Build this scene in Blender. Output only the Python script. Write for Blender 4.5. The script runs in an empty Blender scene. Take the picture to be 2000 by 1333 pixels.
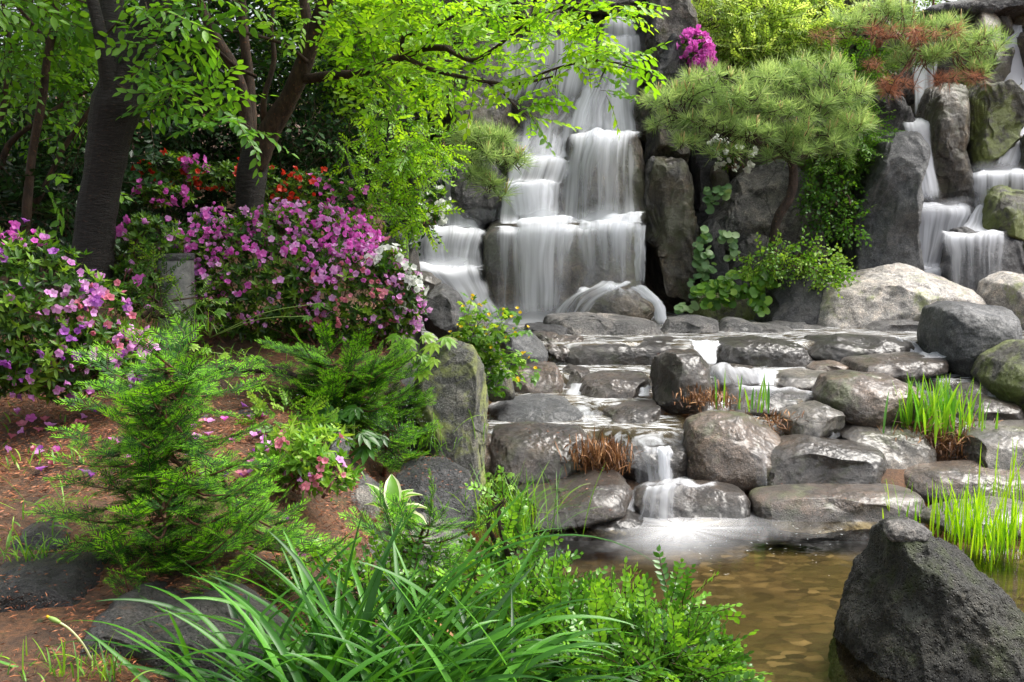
import bpy, math, random
import numpy as np
from mathutils import Vector, Matrix
R = math.radians
sc = bpy.context.scene
# ---------------------------------------------------------------- camera, world, sun, exposure
PITCH = R(7.2); CAMH = 1.6; FPX = 1944.0
cam = bpy.data.objects.new('camera', bpy.data.cameras.new('camera'))
sc.collection.objects.link(cam); sc.camera = cam
cam.location = (0, 0, CAMH); cam.rotation_euler = (math.pi/2 - PITCH, 0, 0)
cam.data.sensor_width = 36; cam.data.lens = 35; cam.data.clip_end = 300; cam.data.clip_start = .05
SUN_EL, SUN_AZ = R(58), R(80)       # azimuth measured from +Y (behind the falls) towards +X
w = bpy.data.worlds.new('World'); sc.world = w; w.use_nodes = True
nt = w.node_tree; bg = nt.nodes['Background']
sky = nt.nodes.new('ShaderNodeTexSky'); sky.sky_type = 'NISHITA'; sky.sun_disc = False
sky.sun_elevation = SUN_EL; sky.sun_rotation = SUN_AZ; sky.air_density = 1.0; sky.dust_density = 5.0; sky.ozone_density = .6
hsv = nt.nodes.new('ShaderNodeHueSaturation'); hsv.inputs['Saturation'].default_value = .35
nt.links.new(sky.outputs[0], hsv.inputs['Color']); nt.links.new(hsv.outputs[0], bg.inputs['Color'])
bg.inputs['Strength'].default_value = .15
sl = bpy.data.lights.new('sun', 'SUN'); sl.energy = 2.5; sl.angle = R(40); sl.color = (1, .97, .9)
so = bpy.data.objects.new('sun', sl); sc.collection.objects.link(so)
sd = Vector((math.cos(SUN_EL)*math.sin(SUN_AZ), math.cos(SUN_EL)*math.cos(SUN_AZ), math.sin(SUN_EL)))
so.rotation_euler = (-sd).to_track_quat('-Z', 'Y').to_euler(); so.location = sd*30
sc.view_settings.view_transform = 'Standard'; sc.view_settings.look = 'None'
sc.view_settings.exposure = 1.22; sc.view_settings.gamma = 1
cy = sc.cycles
cy.max_bounces = 8; cy.transparent_max_bounces = 24; cy.diffuse_bounces = 4; cy.glossy_bounces = 2; cy.transmission_bounces = 5
cy.use_denoising = True; cy.caustics_reflective = False; cy.caustics_refractive = False
cy.use_adaptive_sampling = True; cy.adaptive_threshold = .02
cy.sample_clamp_indirect = 4

# ---------------------------------------------------------------- projection helpers (photo pixel -> world point at a chosen distance)
CP, SP = math.cos(PITCH), math.sin(PITCH)
def P(u, v, Y):
    u = np.asarray(u, float); v = np.asarray(v, float)
    x = (u-1000)/FPX; y = -(v-666.5)/FPX
    dy = CP + y*SP; dz = -SP + y*CP
    t = Y/dy
    return np.stack(np.broadcast_arrays(x*t, t*dy, CAMH + t*dz), -1)
def G(u, v, z):
    x = (u-1000)/FPX; y = -(v-666.5)/FPX
    dy = CP + y*SP; dz = -SP + y*CP
    t = (z-CAMH)/dz
    return np.array([x*t, t*dy, z])
def V3(*a): return np.array(a, float)

# ---------------------------------------------------------------- noise
def _h(i, j, k, s):
    with np.errstate(over='ignore'):
        n = (i.astype(np.int64)*374761393 + j.astype(np.int64)*668265263 + k.astype(np.int64)*2147483647*7 + s*1274126177) & 0xffffffff
        n = ((n ^ (n >> 13))*1274126177) & 0xffffffff
        n = ((n ^ (n >> 16))*2246822519) & 0xffffffff
        n = n ^ (n >> 15)
    return n/4294967295.0
def noise(p, s=0):
    f = np.floor(p); t = p-f; t = t*t*(3-2*t); i = f.astype(np.int64)
    o = 0
    for a in (0, 1):
        for b in (0, 1):
            for c in (0, 1):
                wgt = (t[..., 0] if a else 1-t[..., 0])*(t[..., 1] if b else 1-t[..., 1])*(t[..., 2] if c else 1-t[..., 2])
                o = o + wgt*_h(i[..., 0]+a, i[..., 1]+b, i[..., 2]+c, s)
    return o*2-1
def fbm(p, s=0, n=4, gain=.5):
    o = 0; a = 1; tot = 0
    for k in range(n):
        o = o + a*noise(p*(2.03**k)+k*17.3, s+k); tot += a; a *= gain
    return o/tot
def ridge(p, s=0, n=3):
    o = 0; a = 1; tot = 0
    for k in range(n):
        o = o + a*(1-2*np.abs(noise(p*(2.1**k)+k*9.1, s+k))); tot += a; a *= .5
    return o/tot
def sstep(a, b, x):
    t = np.clip((np.asarray(x, float)-a)/(b-a), 0, 1); return t*t*(3-2*t)

# ---------------------------------------------------------------- materials
def mat(name):
    m = bpy.data.materials.new(name); m.use_nodes = True
    n = m.node_tree.nodes; l = m.node_tree.links
    return m, n, l, n['Principled BSDF']
def N(n, t, **kw):
    x = n.new(t)
    for k, v in kw.items(): setattr(x, k, v)
    return x
def ramp(n, stops):
    r = n.new('ShaderNodeValToRGB'); e = r.color_ramp.elements
    while len(e) < len(stops): e.new(.5)
    for i, (p, c) in enumerate(stops):
        e[i].position = p; e[i].color = (*c, 1) if len(c) == 3 else c
    return r
def noisenode(n, l, co, scale, detail=5, rough=.6, dist=0):
    t = N(n, 'ShaderNodeTexNoise'); t.inputs['Scale'].default_value = scale; t.inputs['Detail'].default_value = detail
    t.inputs['Roughness'].default_value = rough; t.inputs['Distortion'].default_value = dist
    l.new(co, t.inputs['Vector']); return t
def mixc(n, l, fac, a, b, mode='MIX'):
    m = N(n, 'ShaderNodeMix', data_type='RGBA', blend_type=mode)
    for s, v in ((0, fac), (6, a), (7, b)):
        if hasattr(v, 'is_output'): l.new(v, m.inputs[s])
        elif s == 0: m.inputs[0].default_value = v
        else: m.inputs[s].default_value = (*v, 1)
    return m.outputs[2]
def mrange(n, l, v, a, b, c=0, d=1):
    m = N(n, 'ShaderNodeMapRange'); l.new(v, m.inputs[0])
    for i, x in enumerate((a, b, c, d)): m.inputs[i+1].default_value = x
    return m.outputs[0]

def rockmat(name, c1, c2, c3, moss=None, mossamt=.0, ro=(.35, .6), bump=.5, pore=0, streak=0, speck=.38, scale=1.0, lich=None, coat=.0, wetz=None):
    """c1 dark, c2 base, c3 patch colour; moss/lichen patches have a shape of their own."""
    m, n, l, b = mat(name); K = 1. if c2[1] > .3 else (.9 if streak else .6)
    c1, c2, c3 = [tuple(x*K for x in c) for c in (c1, c2, c3)]
    co = N(n, 'ShaderNodeNewGeometry').outputs['Position']
    big = noisenode(n, l, co, 2.2*scale, 6, .62, .4)
    base = ramp(n, [(.32, c1), (.5, c2), (.66, c3)]); l.new(big.outputs['Fac'], base.inputs[0])
    col = base.outputs[0]
    mid = noisenode(n, l, co, 11*scale, 8, .7)
    r2 = ramp(n, [(.33, (.4, .4, .42)), (.5, (1, 1, 1)), (.66, (1.6, 1.5, 1.4))]); l.new(mid.outputs['Fac'], r2.inputs[0])
    col = mixc(n, l, .9, col, r2.outputs[0], 'MULTIPLY')
    sp = noisenode(n, l, co, 130*scale, 3, .8)
    r3 = ramp(n, [(.38, (1-speck*1.6,)*3), (.55, (1, 1, 1)), (.66, (1+speck*2,)*3)]); l.new(sp.outputs['Fac'], r3.inputs[0])
    col = mixc(n, l, 1, col, r3.outputs[0], 'MULTIPLY')
    if streak:
        mp = N(n, 'ShaderNodeMapping'); l.new(co, mp.inputs[0]); mp.inputs['Scale'].default_value = (1, 1, .16)
        s = noisenode(n, l, mp.outputs[0], 9*scale, 6, .7, .6)
        r4 = ramp(n, [(.36, (.5, .5, .5)), (.55, (1, 1, 1)), (.7, (1.5, 1.45, 1.35))]); l.new(s.outputs['Fac'], r4.inputs[0])
        col = mixc(n, l, streak, col, r4.outputs[0], 'MULTIPLY')
    if lich:
        lv = noisenode(n, l, co, 7*scale, 9, .78, .2)
        f = mrange(n, l, lv.outputs['Fac'], .59, .64); col = mixc(n, l, f, col, lich)
    if streak:
        vc = N(n, 'ShaderNodeTexVoronoi', feature='DISTANCE_TO_EDGE'); vc.inputs['Scale'].default_value = 3.2*scale
        mpc = N(n, 'ShaderNodeMapping'); l.new(mixc(n, l, .09, co, mid.outputs['Color']), mpc.inputs[0]); mpc.inputs['Scale'].default_value = (1.2, 1.2, .6); l.new(mpc.outputs[0], vc.inputs['Vector'])
        crk = mrange(n, l, vc.outputs['Distance'], .0, .022, .3, 1); col = mixc(n, l, 1, col, crk, 'MULTIPLY')
    if moss:
        mv = noisenode(n, l, co, 3.3*scale, 8, .72, .3)
        f = mrange(n, l, mv.outputs['Fac'], .62-mossamt*.3, .72-mossamt*.3); col = mixc(n, l, f, col, moss)
    if wetz is not None:
        sp3 = N(n, 'ShaderNodeSeparateXYZ'); l.new(co, sp3.inputs[0]); wn = noisenode(n, l, co, 6, 3)
        zz = N(n, 'ShaderNodeMath', operation='MULTIPLY_ADD'); l.new(wn.outputs['Fac'], zz.inputs[0]); zz.inputs[1].default_value = -.06; l.new(sp3.outputs[2], zz.inputs[2])
        col = mixc(n, l, 1, col, mrange(n, l, zz.outputs[0], wetz-.02, wetz+.02, .35, 1), 'MULTIPLY')
    l.new(col, b.inputs['Base Color'])
    rr = noisenode(n, l, co, 5*scale, 5, .7)
    l.new(mrange(n, l, rr.outputs['Fac'], .35, .65, ro[0], ro[1]), b.inputs['Roughness'])
    b.inputs['Coat Weight'].default_value = coat*.8; b.inputs['Coat Roughness'].default_value = .33; b.inputs['Coat IOR'].default_value = 1.6
    # bump
    h1 = noisenode(n, l, co, 24*scale, 10, .8)
    mu = N(n, 'ShaderNodeMath', operation='MULTIPLY_ADD'); l.new(h1.outputs['Fac'], mu.inputs[0]); mu.inputs[1].default_value = 1; l.new(mid.outputs['Fac'], mu.inputs[2])
    h = mu.outputs[0]
    if pore:
        vo = N(n, 'ShaderNodeTexVoronoi'); vo.inputs['Scale'].default_value = 85*scale; l.new(co, vo.inputs['Vector'])
        pr = mrange(n, l, vo.outputs['Distance'], .1, .38, -pore, 0)
        ad = N(n, 'ShaderNodeMath', operation='ADD'); l.new(h, ad.inputs[0]); l.new(pr, ad.inputs[1]); h = ad.outputs[0]
    bp = N(n, 'ShaderNodeBump'); bp.inputs['Strength'].default_value = min(1, bump*1.6); bp.inputs['Distance'].default_value = .05; l.new(h, bp.inputs['Height'])
    l.new(bp.outputs[0], b.inputs['Normal'])
    return m

RM = {
 'ledge':  rockmat('wet_ledge_stone', (.016,.011,.008), (.042,.031,.023), (.08,.06,.045), (.05,.055,.02), .2, (.3,.5), .8, coat=.8),
 'wet':    rockmat('wet_basalt', (.024,.017,.012), (.082,.058,.042), (.17,.122,.09), (.05,.055,.02), .25, (.22,.42), .55, wetz=.02, coat=.8),
 'brown':  rockmat('brown_boulder', (.055,.038,.028), (.185,.128,.09), (.3,.21,.15), (.09,.095,.04), .3, (.3,.55), .45, pore=.2, wetz=.02, coat=.7),
 'grey':   rockmat('grey_boulder', (.055,.046,.038), (.17,.148,.122), (.3,.262,.218), (.1,.1,.05), .2, (.3,.55), .4, coat=.8),
 'cliff':  rockmat('cliff_stone', (.06,.055,.052), (.17,.155,.142), (.3,.255,.21), (.14,.14,.07), .2, (.4,.65), .6, streak=.7, lich=(.3,.29,.27)),
 'ochre':  rockmat('rusty_cliff_stone', (.05,.05,.05), (.14,.118,.09), (.24,.185,.12), (.1,.1,.055), .45, (.25,.5), .6, streak=.6, coat=.3),
 'dark':   rockmat('dark_slate', (.03,.03,.032), (.075,.075,.08), (.13,.125,.125), None, 0, (.35,.6), .45, streak=.4),
 'slate':  rockmat('veined_slate', (.07,.07,.072), (.17,.163,.158), (.33,.3,.27), None, 0, (.35,.6), .5, streak=.25, lich=(.36,.35,.34), scale=.8),
 'pale':   rockmat('pale_limestone', (.34,.3,.26), (.52,.48,.44), (.68,.64,.6), (.36,.38,.2), .22, (.5,.8), .55),
 'bank':   rockmat('blue_grey_stone', (.06,.065,.07), (.16,.165,.172), (.26,.262,.265), None, 0, (.32,.55), .5, coat=.2),
 'mossy':  rockmat('mossy_stone', (.05,.05,.04), (.12,.115,.09), (.2,.185,.14), (.15,.18,.045), .6, (.3,.6), .55),
 'porous': rockmat('porous_boulder', (.04,.042,.045), (.1,.1,.105), (.19,.19,.195), None, 0, (.22,.45), .6, pore=.6, coat=.12),
 'lava':   rockmat('dark_lava_rock', (.025,.025,.02), (.075,.073,.06), (.16,.155,.125), (.065,.08,.03), .3, (.45,.75), .9, pore=1.3, wetz=.02, lich=(.14,.145,.12)),
 'lichen': rockmat('lichen_streaked_stone', (.06,.06,.055), (.15,.15,.14), (.24,.235,.2), (.34,.38,.12), .43, (.35,.6), .6, streak=.5),
 'grime':  rockmat('dark_garden_stone', (.03,.028,.027), (.065,.062,.06), (.12,.112,.108), (.1,.06,.04), .15, (.3,.55), .5, pore=.5, coat=.15),  # dark grey stone with brown patches
}
# ---------------------------------------------------------------- mesh building
def link(o, parent=None):
    sc.collection.objects.link(o)
    if parent is not None: o.parent = parent
    return o
def tag(o, label=None, cat=None, group=None, kind=None):
    if label: o['label'] = label
    if cat: o['category'] = cat
    if group: o['group'] = group
    if kind: o['kind'] = kind
    return o
def rawmesh(name, verts, loops, sizes, mats, mi=None, attrs=None, uv=None, smooth=True):
    me = bpy.data.meshes.new(name)
    verts = np.asarray(verts, np.float32); loops = np.asarray(loops, np.int32); sizes = np.asarray(sizes, np.int32)
    me.vertices.add(len(verts)); me.vertices.foreach_set('co', verts.ravel())
    me.loops.add(len(loops)); me.loops.foreach_set('vertex_index', loops)
    me.polygons.add(len(sizes)); st = np.concatenate([[0], np.cumsum(sizes)[:-1]]).astype(np.int32)
    me.polygons.foreach_set('loop_start', st)
    for m in (mats if isinstance(mats, (list, tuple)) else [mats]): me.materials.append(m)
    if mi is not None: me.polygons.foreach_set('material_index', np.asarray(mi, np.int32))
    me.polygons.foreach_set('use_smooth', np.full(len(sizes), bool(smooth)))
    if uv is not None:
        ul = me.uv_layers.new(name='UVMap'); ul.data.foreach_set('uv', np.asarray(uv, np.float32)[loops].ravel())
    for k, a in (attrs or {}).items():
        at = me.attributes.new(k, 'FLOAT', 'POINT'); at.data.foreach_set('value', np.asarray(a, np.float32))
    me.update(); me.validate()
    return me
class Buf:
    def __init__(s): s.V = []; s.L = []; s.S = []; s.M = []; s.A = []; s.n = 0
    def raw(s, V, L, S, M, A=None):
        V = np.asarray(V, float); s.V.append(V); s.L.append(np.asarray(L)+s.n); s.S.append(np.asarray(S)); s.M.append(np.asarray(M))
        s.A.append(np.full(len(V), .5) if A is None else np.asarray(A, float)*np.ones(len(V))); s.n += len(V)
    def scatter(s, T, pos, rot, scale=1., var=None):
        """instances of template T: pos (n,3), rot (n,3,3) columns = local axes, scale (n,) ; var (n,) adds to the colour attribute"""
        V, L, S, M, A = T; k = len(pos); nv = len(V)
        if k == 0: return
        sc_ = np.broadcast_to(np.asarray(scale, float), (k,))
        W = np.einsum('nij,vj->nvi', rot, V)*sc_[:, None, None] + pos[:, None, :]
        s.V.append(W.reshape(-1, 3)); s.L.append((L[None]+(np.arange(k)*nv)[:, None]+s.n).ravel())
        s.S.append(np.tile(S, k)); s.M.append(np.tile(M, k))
        a = np.tile(A, (k, 1)); a = a + (0 if var is None else np.asarray(var)[:, None]); s.A.append(a.ravel()); s.n += k*nv
    def cat(s): return [np.concatenate(x) for x in (s.V, s.L, s.S, s.M, s.A)]
    def build(s, name, mats, parent=None, origin=None, smooth=True):
        if not s.V: return None
        V, L, S, M, A = s.cat()
        me = rawmesh(name, V if origin is None else V-np.asarray(origin), L, S, mats, M, {'r': A}, smooth=smooth)
        o = bpy.data.objects.new(name, me); link(o, parent)
        if origin is not None and parent is None: o.location = origin
        return o
def empty(name, loc, label, cat, group=None):
    o = bpy.data.objects.new(name, None); o.empty_display_size = .1; link(o); o.location = loc
    return tag(o, label, cat, group)
def norm(a):
    a = np.asarray(a, float); return a/np.maximum(np.linalg.norm(a, axis=-1, keepdims=True), 1e-9)
def frames(d, up=None, roll=None):
    """x axis = d, z axis as near up as possible"""
    d = norm(d); up = np.broadcast_to(np.array([0, 0, 1.]) if up is None else up, d.shape)
    y = np.cross(up, d); bad = np.linalg.norm(y, axis=-1) < 1e-3; y = y + bad[..., None]*np.array([1., 0, 0]); y = norm(y)
    z = np.cross(d, y)
    if roll is not None:
        c, s_ = np.cos(roll)[..., None], np.sin(roll)[..., None]
        y, z = y*c+z*s_, z*c-y*s_
    return np.stack([d, y, z], -1)
def crm(pts, n):
    """catmull-rom resample of control rows"""
    p = np.asarray(pts, float); k = len(p)
    if k == 2: t = np.linspace(0, 1, n)[:, None]; return p[0]*(1-t)+p[1]*t
    q = np.vstack([2*p[0]-p[1], p, 2*p[-1]-p[-2]])
    s = np.linspace(0, k-1-1e-6, n); i = s.astype(int); t = (s-i)[:, None]
    a, b, c, d = q[i], q[i+1], q[i+2], q[i+3]
    return .5*((2*b)+(-a+c)*t+(2*a-5*b+4*c-d)*t*t+(-a+3*b-3*c+d)*t**3)
def tube(buf, pts, rad, n=None, sides=8, m=0, rough=0, seed=0, cap=True, a=.5):
    """pts (k,3), rad (k,) -> tapered tube"""
    pts = np.asarray(pts, float); rad = np.asarray(rad, float)
    k = n or max(4, 5*(len(pts)-1)); C = crm(np.hstack([pts, rad[:, None]]), k)
    c, r = C[:, :3], np.maximum(C[:, 3], .0004)
    t = norm(np.gradient(c, axis=0)); ref = np.array([.31, .9, .1]) if abs(t[0, 2]) > .7 else np.array([0, 0, 1.])
    u = norm(np.cross(t, ref)); v = np.cross(t, u)
    th = np.arange(sides)/sides*2*np.pi
    ring = c[:, None]+r[:, None, None]*(np.cos(th)[None, :, None]*u[:, None]+np.sin(th)[None, :, None]*v[:, None])
    if rough:
        nn = fbm(ring*14, seed, 3)+.6*fbm(ring*np.array([3, 3, 1.5]), seed+5, 2)
        ring = ring+(ring-c[:, None])*nn[..., None]*rough
    V = ring.reshape(-1, 3); i = np.arange(k-1)[:, None]*sides; j = np.arange(sides)[None]; j2 = (j+1) % sides
    L = np.stack([i+j, i+j2, i+sides+j2, i+sides+j], -1).reshape(-1); S = np.full((k-1)*sides, 4)
    if cap:
        L = np.concatenate([L, (k-1)*sides+np.arange(sides), np.arange(sides)[::-1]]); S = np.concatenate([S, [sides, sides]])
    buf.raw(V, L, S, np.full(len(S), m), a)
    return c

# ---------------------------------------------------------------- terrain
def bankx(y): return np.interp(y, [0, 3, 3.6, 4.4, 4.8, 6, 7, 8, 9.5, 10.5, 12, 40], [.0, .1, .1, .12, -.1, -.42, -.5, -.75, -.95, -1.15, -1.3, -2])
def zbank(y): return np.interp(y, [0, 2.4, 2.75, 3.05, 3.4, 3.9, 4.5, 5.3, 5.8, 6.5, 8, 10, 12, 20, 60], [.3, .46, .5, .535, .587, .64, .72, .84, .915, 1.0, 1.35, 1.75, 2.3, 4, 5])
def zstream(y): return np.interp(y, [0, 5.15, 5.3, 5.7, 6.5, 6.7, 7.3, 7.6, 9.9, 10.9, 11.1, 20, 60], [-.3, -.3, -.1, .1, .2, .3, .4, .5, .52, 2.6, 3.5, 3.75, 5])
def ground_z(x, y):
    x = np.asarray(x, float); y = np.asarray(y, float)
    m = sstep(0, 1, (x-bankx(y)-np.interp(y, [0, 3, 4.6, 5.2, 7], [-.95, -1.15, -1.15, -.5, -.32]))/np.interp(y, [0, 3, 4.6, 5.2, 7], [1.05, 1.25, 1.2, .5, .4]))
    n = fbm(np.stack(np.broadcast_arrays(x*1.3, y*1.3, 0*x), -1), 3, 4)*.07
    z = zbank(y)*(1-m)+zstream(y)*m
    right = sstep(3.2, 4.5, x-.25*y)
    z = z*(1-right)+np.maximum(z, .7)*right
    return z+n
def axis_pts(lo, hi, fine_lo, fine_hi, d, D):
    return np.concatenate([np.arange(lo, fine_lo, D), np.arange(fine_lo, fine_hi, d), np.arange(fine_hi, hi+D, D)])
xs = axis_pts(-60, 60, -4.5, 6, .05, 1.5); ys = axis_pts(-20, 90, .6, 12, .05, 1.5)
X, Yg = np.meshgrid(xs, ys); Z = ground_z(X, Yg)
Z = Z + (fbm(np.stack([X*9, Yg*9, 0*X], -1), 8, 3)*.012)
ny_, nx_ = X.shape; idx = np.arange(ny_*nx_).reshape(ny_, nx_)
quads = np.stack([idx[:-1, :-1], idx[:-1, 1:], idx[1:, 1:], idx[1:, :-1]], -1).reshape(-1, 4)
gm, n, l, b = mat('soil')
geo = N(n, 'ShaderNodeNewGeometry'); co = geo.outputs['Position']
a1 = noisenode(n, l, co, 3, 6, .65); a2 = noisenode(n, l, co, 60, 6, .8)
r1 = ramp(n, [(.3, (.03, .019, .012)), (.48, (.1, .052, .026)), (.62, (.17, .078, .033)), (.75, (.15, .11, .07))]); l.new(a1.outputs['Fac'], r1.inputs[0])
r2 = ramp(n, [(.35, (.35, .3, .28)), (.52, (1, 1, 1)), (.68, (1.7, 1.35, 1.1))]); l.new(a2.outputs['Fac'], r2.inputs[0])
col = mixc(n, l, 1, r1.outputs[0], r2.outputs[0], 'MULTIPLY')
a3 = noisenode(n, l, co, 6, 7, .7); col = mixc(n, l, mrange(n, l, a3.outputs['Fac'], .58, .66), col, (.03, .045, .012))
sx = N(n, 'ShaderNodeSeparateXYZ'); l.new(geo.outputs['Normal'], sx.inputs[0])
col = mixc(n, l, mrange(n, l, sx.outputs[2], .55, .35), col, (.045, .042, .04))
l.new(col, b.inputs['Base Color']); b.inputs['Roughness'].default_value = .8
bp = N(n, 'ShaderNodeBump'); bp.inputs['Strength'].default_value = .8; bp.inputs['Distance'].default_value = .02; l.new(a2.outputs['Fac'], bp.inputs['Height']); l.new(bp.outputs[0], b.inputs['Normal'])
me = rawmesh('ground', np.stack([X, Yg, Z], -1).reshape(-1, 3), quads.ravel(), np.full(len(quads), 4), gm)
tag(link(bpy.data.objects.new('ground', me)), kind='structure')
# ---------------------------------------------------------------- rocks
_cs = {}
def cubesphere(n):
    if n in _cs: return _cs[n]
    g = np.tan(np.linspace(-1, 1, n+1)*math.pi/4); key = {}; V = []; F = []
    A, B = np.meshgrid(g, g); one = np.ones_like(A)
    for (p, q, s) in ((0, 1, 1), (1, 0, -1), (1, 2, 1), (2, 1, -1), (2, 0, 1), (0, 2, -1)):
        ax = 3-p-q; pts = np.zeros((n+1, n+1, 3)); pts[..., p] = A; pts[..., q] = B; pts[..., ax] = one*(1 if s > 0 else -1)
        pts = norm(pts); ids = np.zeros((n+1, n+1), int)
        for i in range(n+1):
            for j in range(n+1):
                if 0 < i < n and 0 < j < n: ids[i, j] = len(V); V.append(pts[i, j])
                else:
                    k = tuple(np.round(pts[i, j], 5)+0.)
                    if k not in key: key[k] = len(V); V.append(pts[i, j])
                    ids[i, j] = key[k]
        q4 = np.stack([ids[:-1, :-1], ids[:-1, 1:], ids[1:, 1:], ids[1:, :-1]], -1).reshape(-1, 4)
        F.append(q4)
    V = np.array(V); F = np.vstack(F)
    nn = np.cross(V[F[:, 1]]-V[F[:, 0]], V[F[:, 2]]-V[F[:, 0]]); flip = (nn*V[F].mean(1)).sum(1) < 0
    F[flip] = F[flip][:, ::-1]
    _cs[n] = (V, F); return _cs[n]
ROCKS = {}
def rock(name, label, poly, Y, D, m, lean=.25, e=.75, rough=.05, facets=1, seed=None, group=None, cat=None, n=None, ridgy=0, freq=None, key=None, back=1.0, chip=None):
    seed = seed if seed is not None else (len(ROCKS)*37+11)
    rng = np.random.default_rng(seed)
    poly = np.array(poly, float); c = (poly.max(0)+poly.min(0))/2
    px = Y/FPX
    w_, h_ = (poly.max(0)-poly.min(0))*px; size = max(w_, h_)
    # radial outline
    d = poly-c; th = np.arctan2(-d[:, 1], d[:, 0]); dense_t = []; dense_r = []
    k = len(poly)
    for i in range(k):
        a, b_ = poly[i]-c, poly[(i+1) % k]-c
        for t in np.linspace(0, 1, 12, endpoint=False):
            q = a*(1-t)+b_*t; dense_t.append(math.atan2(-q[1], q[0])); dense_r.append(math.hypot(*q))
    o = np.argsort(dense_t); dt = np.array(dense_t)[o]; dr = np.array(dense_r)[o]
    tt = np.linspace(-math.pi, math.pi, 361)[:-1]
    rr = np.interp(tt, dt, dr, period=2*math.pi)
    kern = np.exp(-np.linspace(-2, 2, 13)**2); kern /= kern.sum()
    rr = np.convolve(np.concatenate([rr[-6:], rr, rr[:6]]), kern, 'valid')
    n = n or int(np.clip(max(poly.max(0)-poly.min(0))/2.2, 28, 88))
    U, F = cubesphere(n)
    U = U.copy()
    # planes chiselled off in unit space
    for f in range(facets):
        nv = norm(np.array([rng.normal(), -abs(rng.normal())*.9-.15, rng.normal()*.9])); dd = rng.uniform(.62, .88)
        s_ = U@nv-dd; U = U-np.maximum(s_, 0)[:, None]*nv*.97
    rho = np.hypot(U[:, 0], U[:, 2]); ang = np.arctan2(U[:, 2], U[:, 0])
    L = np.sqrt(rho**2+U[:, 1]**2); phi_c = rho/np.maximum(L, 1e-6); phi_s = U[:, 1]/np.maximum(L, 1e-6)
    rho2 = L*np.abs(phi_c)**e; yy = L*np.sign(phi_s)*np.abs(phi_s)**e
    r_ = np.interp(ang, tt, rr, period=2*math.pi)
    du, dv = r_*rho2*np.cos(ang), -r_*rho2*np.sin(ang)
    cw = P(c[0], c[1], Y)
    zz = -dv*px; Yv = Y+yy*D*np.where(yy > 0, back, 1)+lean*zz
    outline = P(c[0]+r_*np.cos(ang), c[1]-r_*np.sin(ang), Y+lean*(r_*np.sin(ang))*px) # polygon lifted to its leaning plane
    V = cw+(outline-cw)*rho2[:, None]+np.outer(yy*D*np.where(yy > 0, back, 1), [0, 1, 0])
    nr = norm(V-cw); f0 = freq or 2.6/max(size, .05)
    disp = fbm(V*f0+seed, seed, 6, .55)*rough*1.2
    if ridgy: disp = disp+ridge(V*np.array([1, 1, .7])*f0*1.6+seed, seed+9, 4)*ridgy
    disp = disp+fbm(V*9+seed, seed+3, 5, .6)*.02/size+np.minimum(0, ridge(V*4.3+seed, seed+4, 3)-.55*0)*.010/size
    ch = (.013 if cat == 'rock' else .0025) if chip is None else chip
    q1 = fbm(V*np.array([2.3, 2.3, 1.3])*1.3+seed*.7, seed+6, 3)*6; st1 = np.floor(q1)+np.clip((q1-np.floor(q1)-.5)*5+.5, 0, 1)
    disp = disp+ch*st1*.9/size
    V = V+nr*(disp*size)[:, None]
    ctr = cw
    me = rawmesh(name, V-ctr, F.ravel(), np.full(len(F), 4), RM[m])
    ob = link(bpy.data.objects.new(name, me)); ob.location = ctr
    tag(ob, label, cat or ('boulder' if 'boulder' in name else 'rock'), group)
    ROCKS[key or label] = V
    return ob
# --- stream steps, front row at the pond
rock('boulder', 'low dark wet boulder that the small waterfall lands on at the pond edge', [(1232,975),(1240,953),(1290,945),(1400,947),(1450,955),(1464,985),(1460,1020),(1350,1030),(1240,1025)], 5.3,.2,'wet',.5,.6,.05, key='row1a')
rock('boulder', 'long flat brown-grey boulder lying along the pond edge right of the small fall', [(1466,965),(1520,955),(1640,952),(1740,952),(1788,960),(1800,985),(1806,1015),(1760,1030),(1560,1030),(1472,1020)], 5.26,.2,'brown',.5,.6,.035, key='row1b')
rock('boulder', 'reddish brown long boulder behind the right end of the pond reeds', [(1758,950),(1768,925),(1800,912),(1900,908),(2030,912),(2040,1000),(1950,1010),(1800,1000)], 5.6,.24,'brown',.4,.65,.03, key='row1c')
rock('boulder', 'curved flat boulder with fallen needles beside the left pond edge', [(1000,960),(1060,958),(1130,940),(1160,925),(1210,928),(1232,950),(1225,985),(1150,1010),(1060,1025),(990,1020)], 5.25,.3,'wet',.75,.6,.04, key='needleflat')
rock('boulder', 'small shiny low rock half under water left of the small fall', [(1110,1012),(1140,998),(1180,990),(1230,998),(1262,1018),(1240,1040),(1130,1040)], 5.1,.16,'wet',.7,.7,.08, key='lowshiny')
rock('boulder', 'small pale angular stone half hidden behind the pond reeds', [(1800,1015),(1830,995),(1880,985),(1960,980),(2020,985),(2020,1040),(1850,1045),(1805,1035)], 4.95,.18,'grey',.7,.7,.05,2)
# --- second row
rock('boulder', 'big rounded brown boulder right of the small waterfall', [(1330,860),(1345,822),(1390,806),(1450,808),(1500,830),(1530,862),(1525,905),(1480,945),(1420,958),(1345,950),(1330,910)], 5.75,.28,'brown',.35,.75,.03, key='row2a')
rock('boulder', 'dark wet oval boulder with a pointed top in the second row of steps', [(1478,905),(1490,875),(1540,856),(1578,853),(1650,866),(1712,876),(1724,905),(1715,940),(1640,958),(1520,955),(1480,940)], 5.65,.24,'wet',.55,.7,.04, key='row2b')
rock('boulder', 'wet grey boulder left of the iris clump with flat top', [(1634,845),(1660,832),(1720,828),(1790,835),(1812,865),(1815,920),(1780,960),(1700,950),(1650,880)], 5.95,.26,'grey',.55,.65,.035, key='row2c')
rock('boulder', 'pale topped broad boulder right of the iris clump', [(1855,880),(1880,845),(1930,832),(2040,826),(2060,900),(1990,922),(1860,922)], 5.9,.28,'grey',.5,.6,.03, key='row2d')
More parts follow.
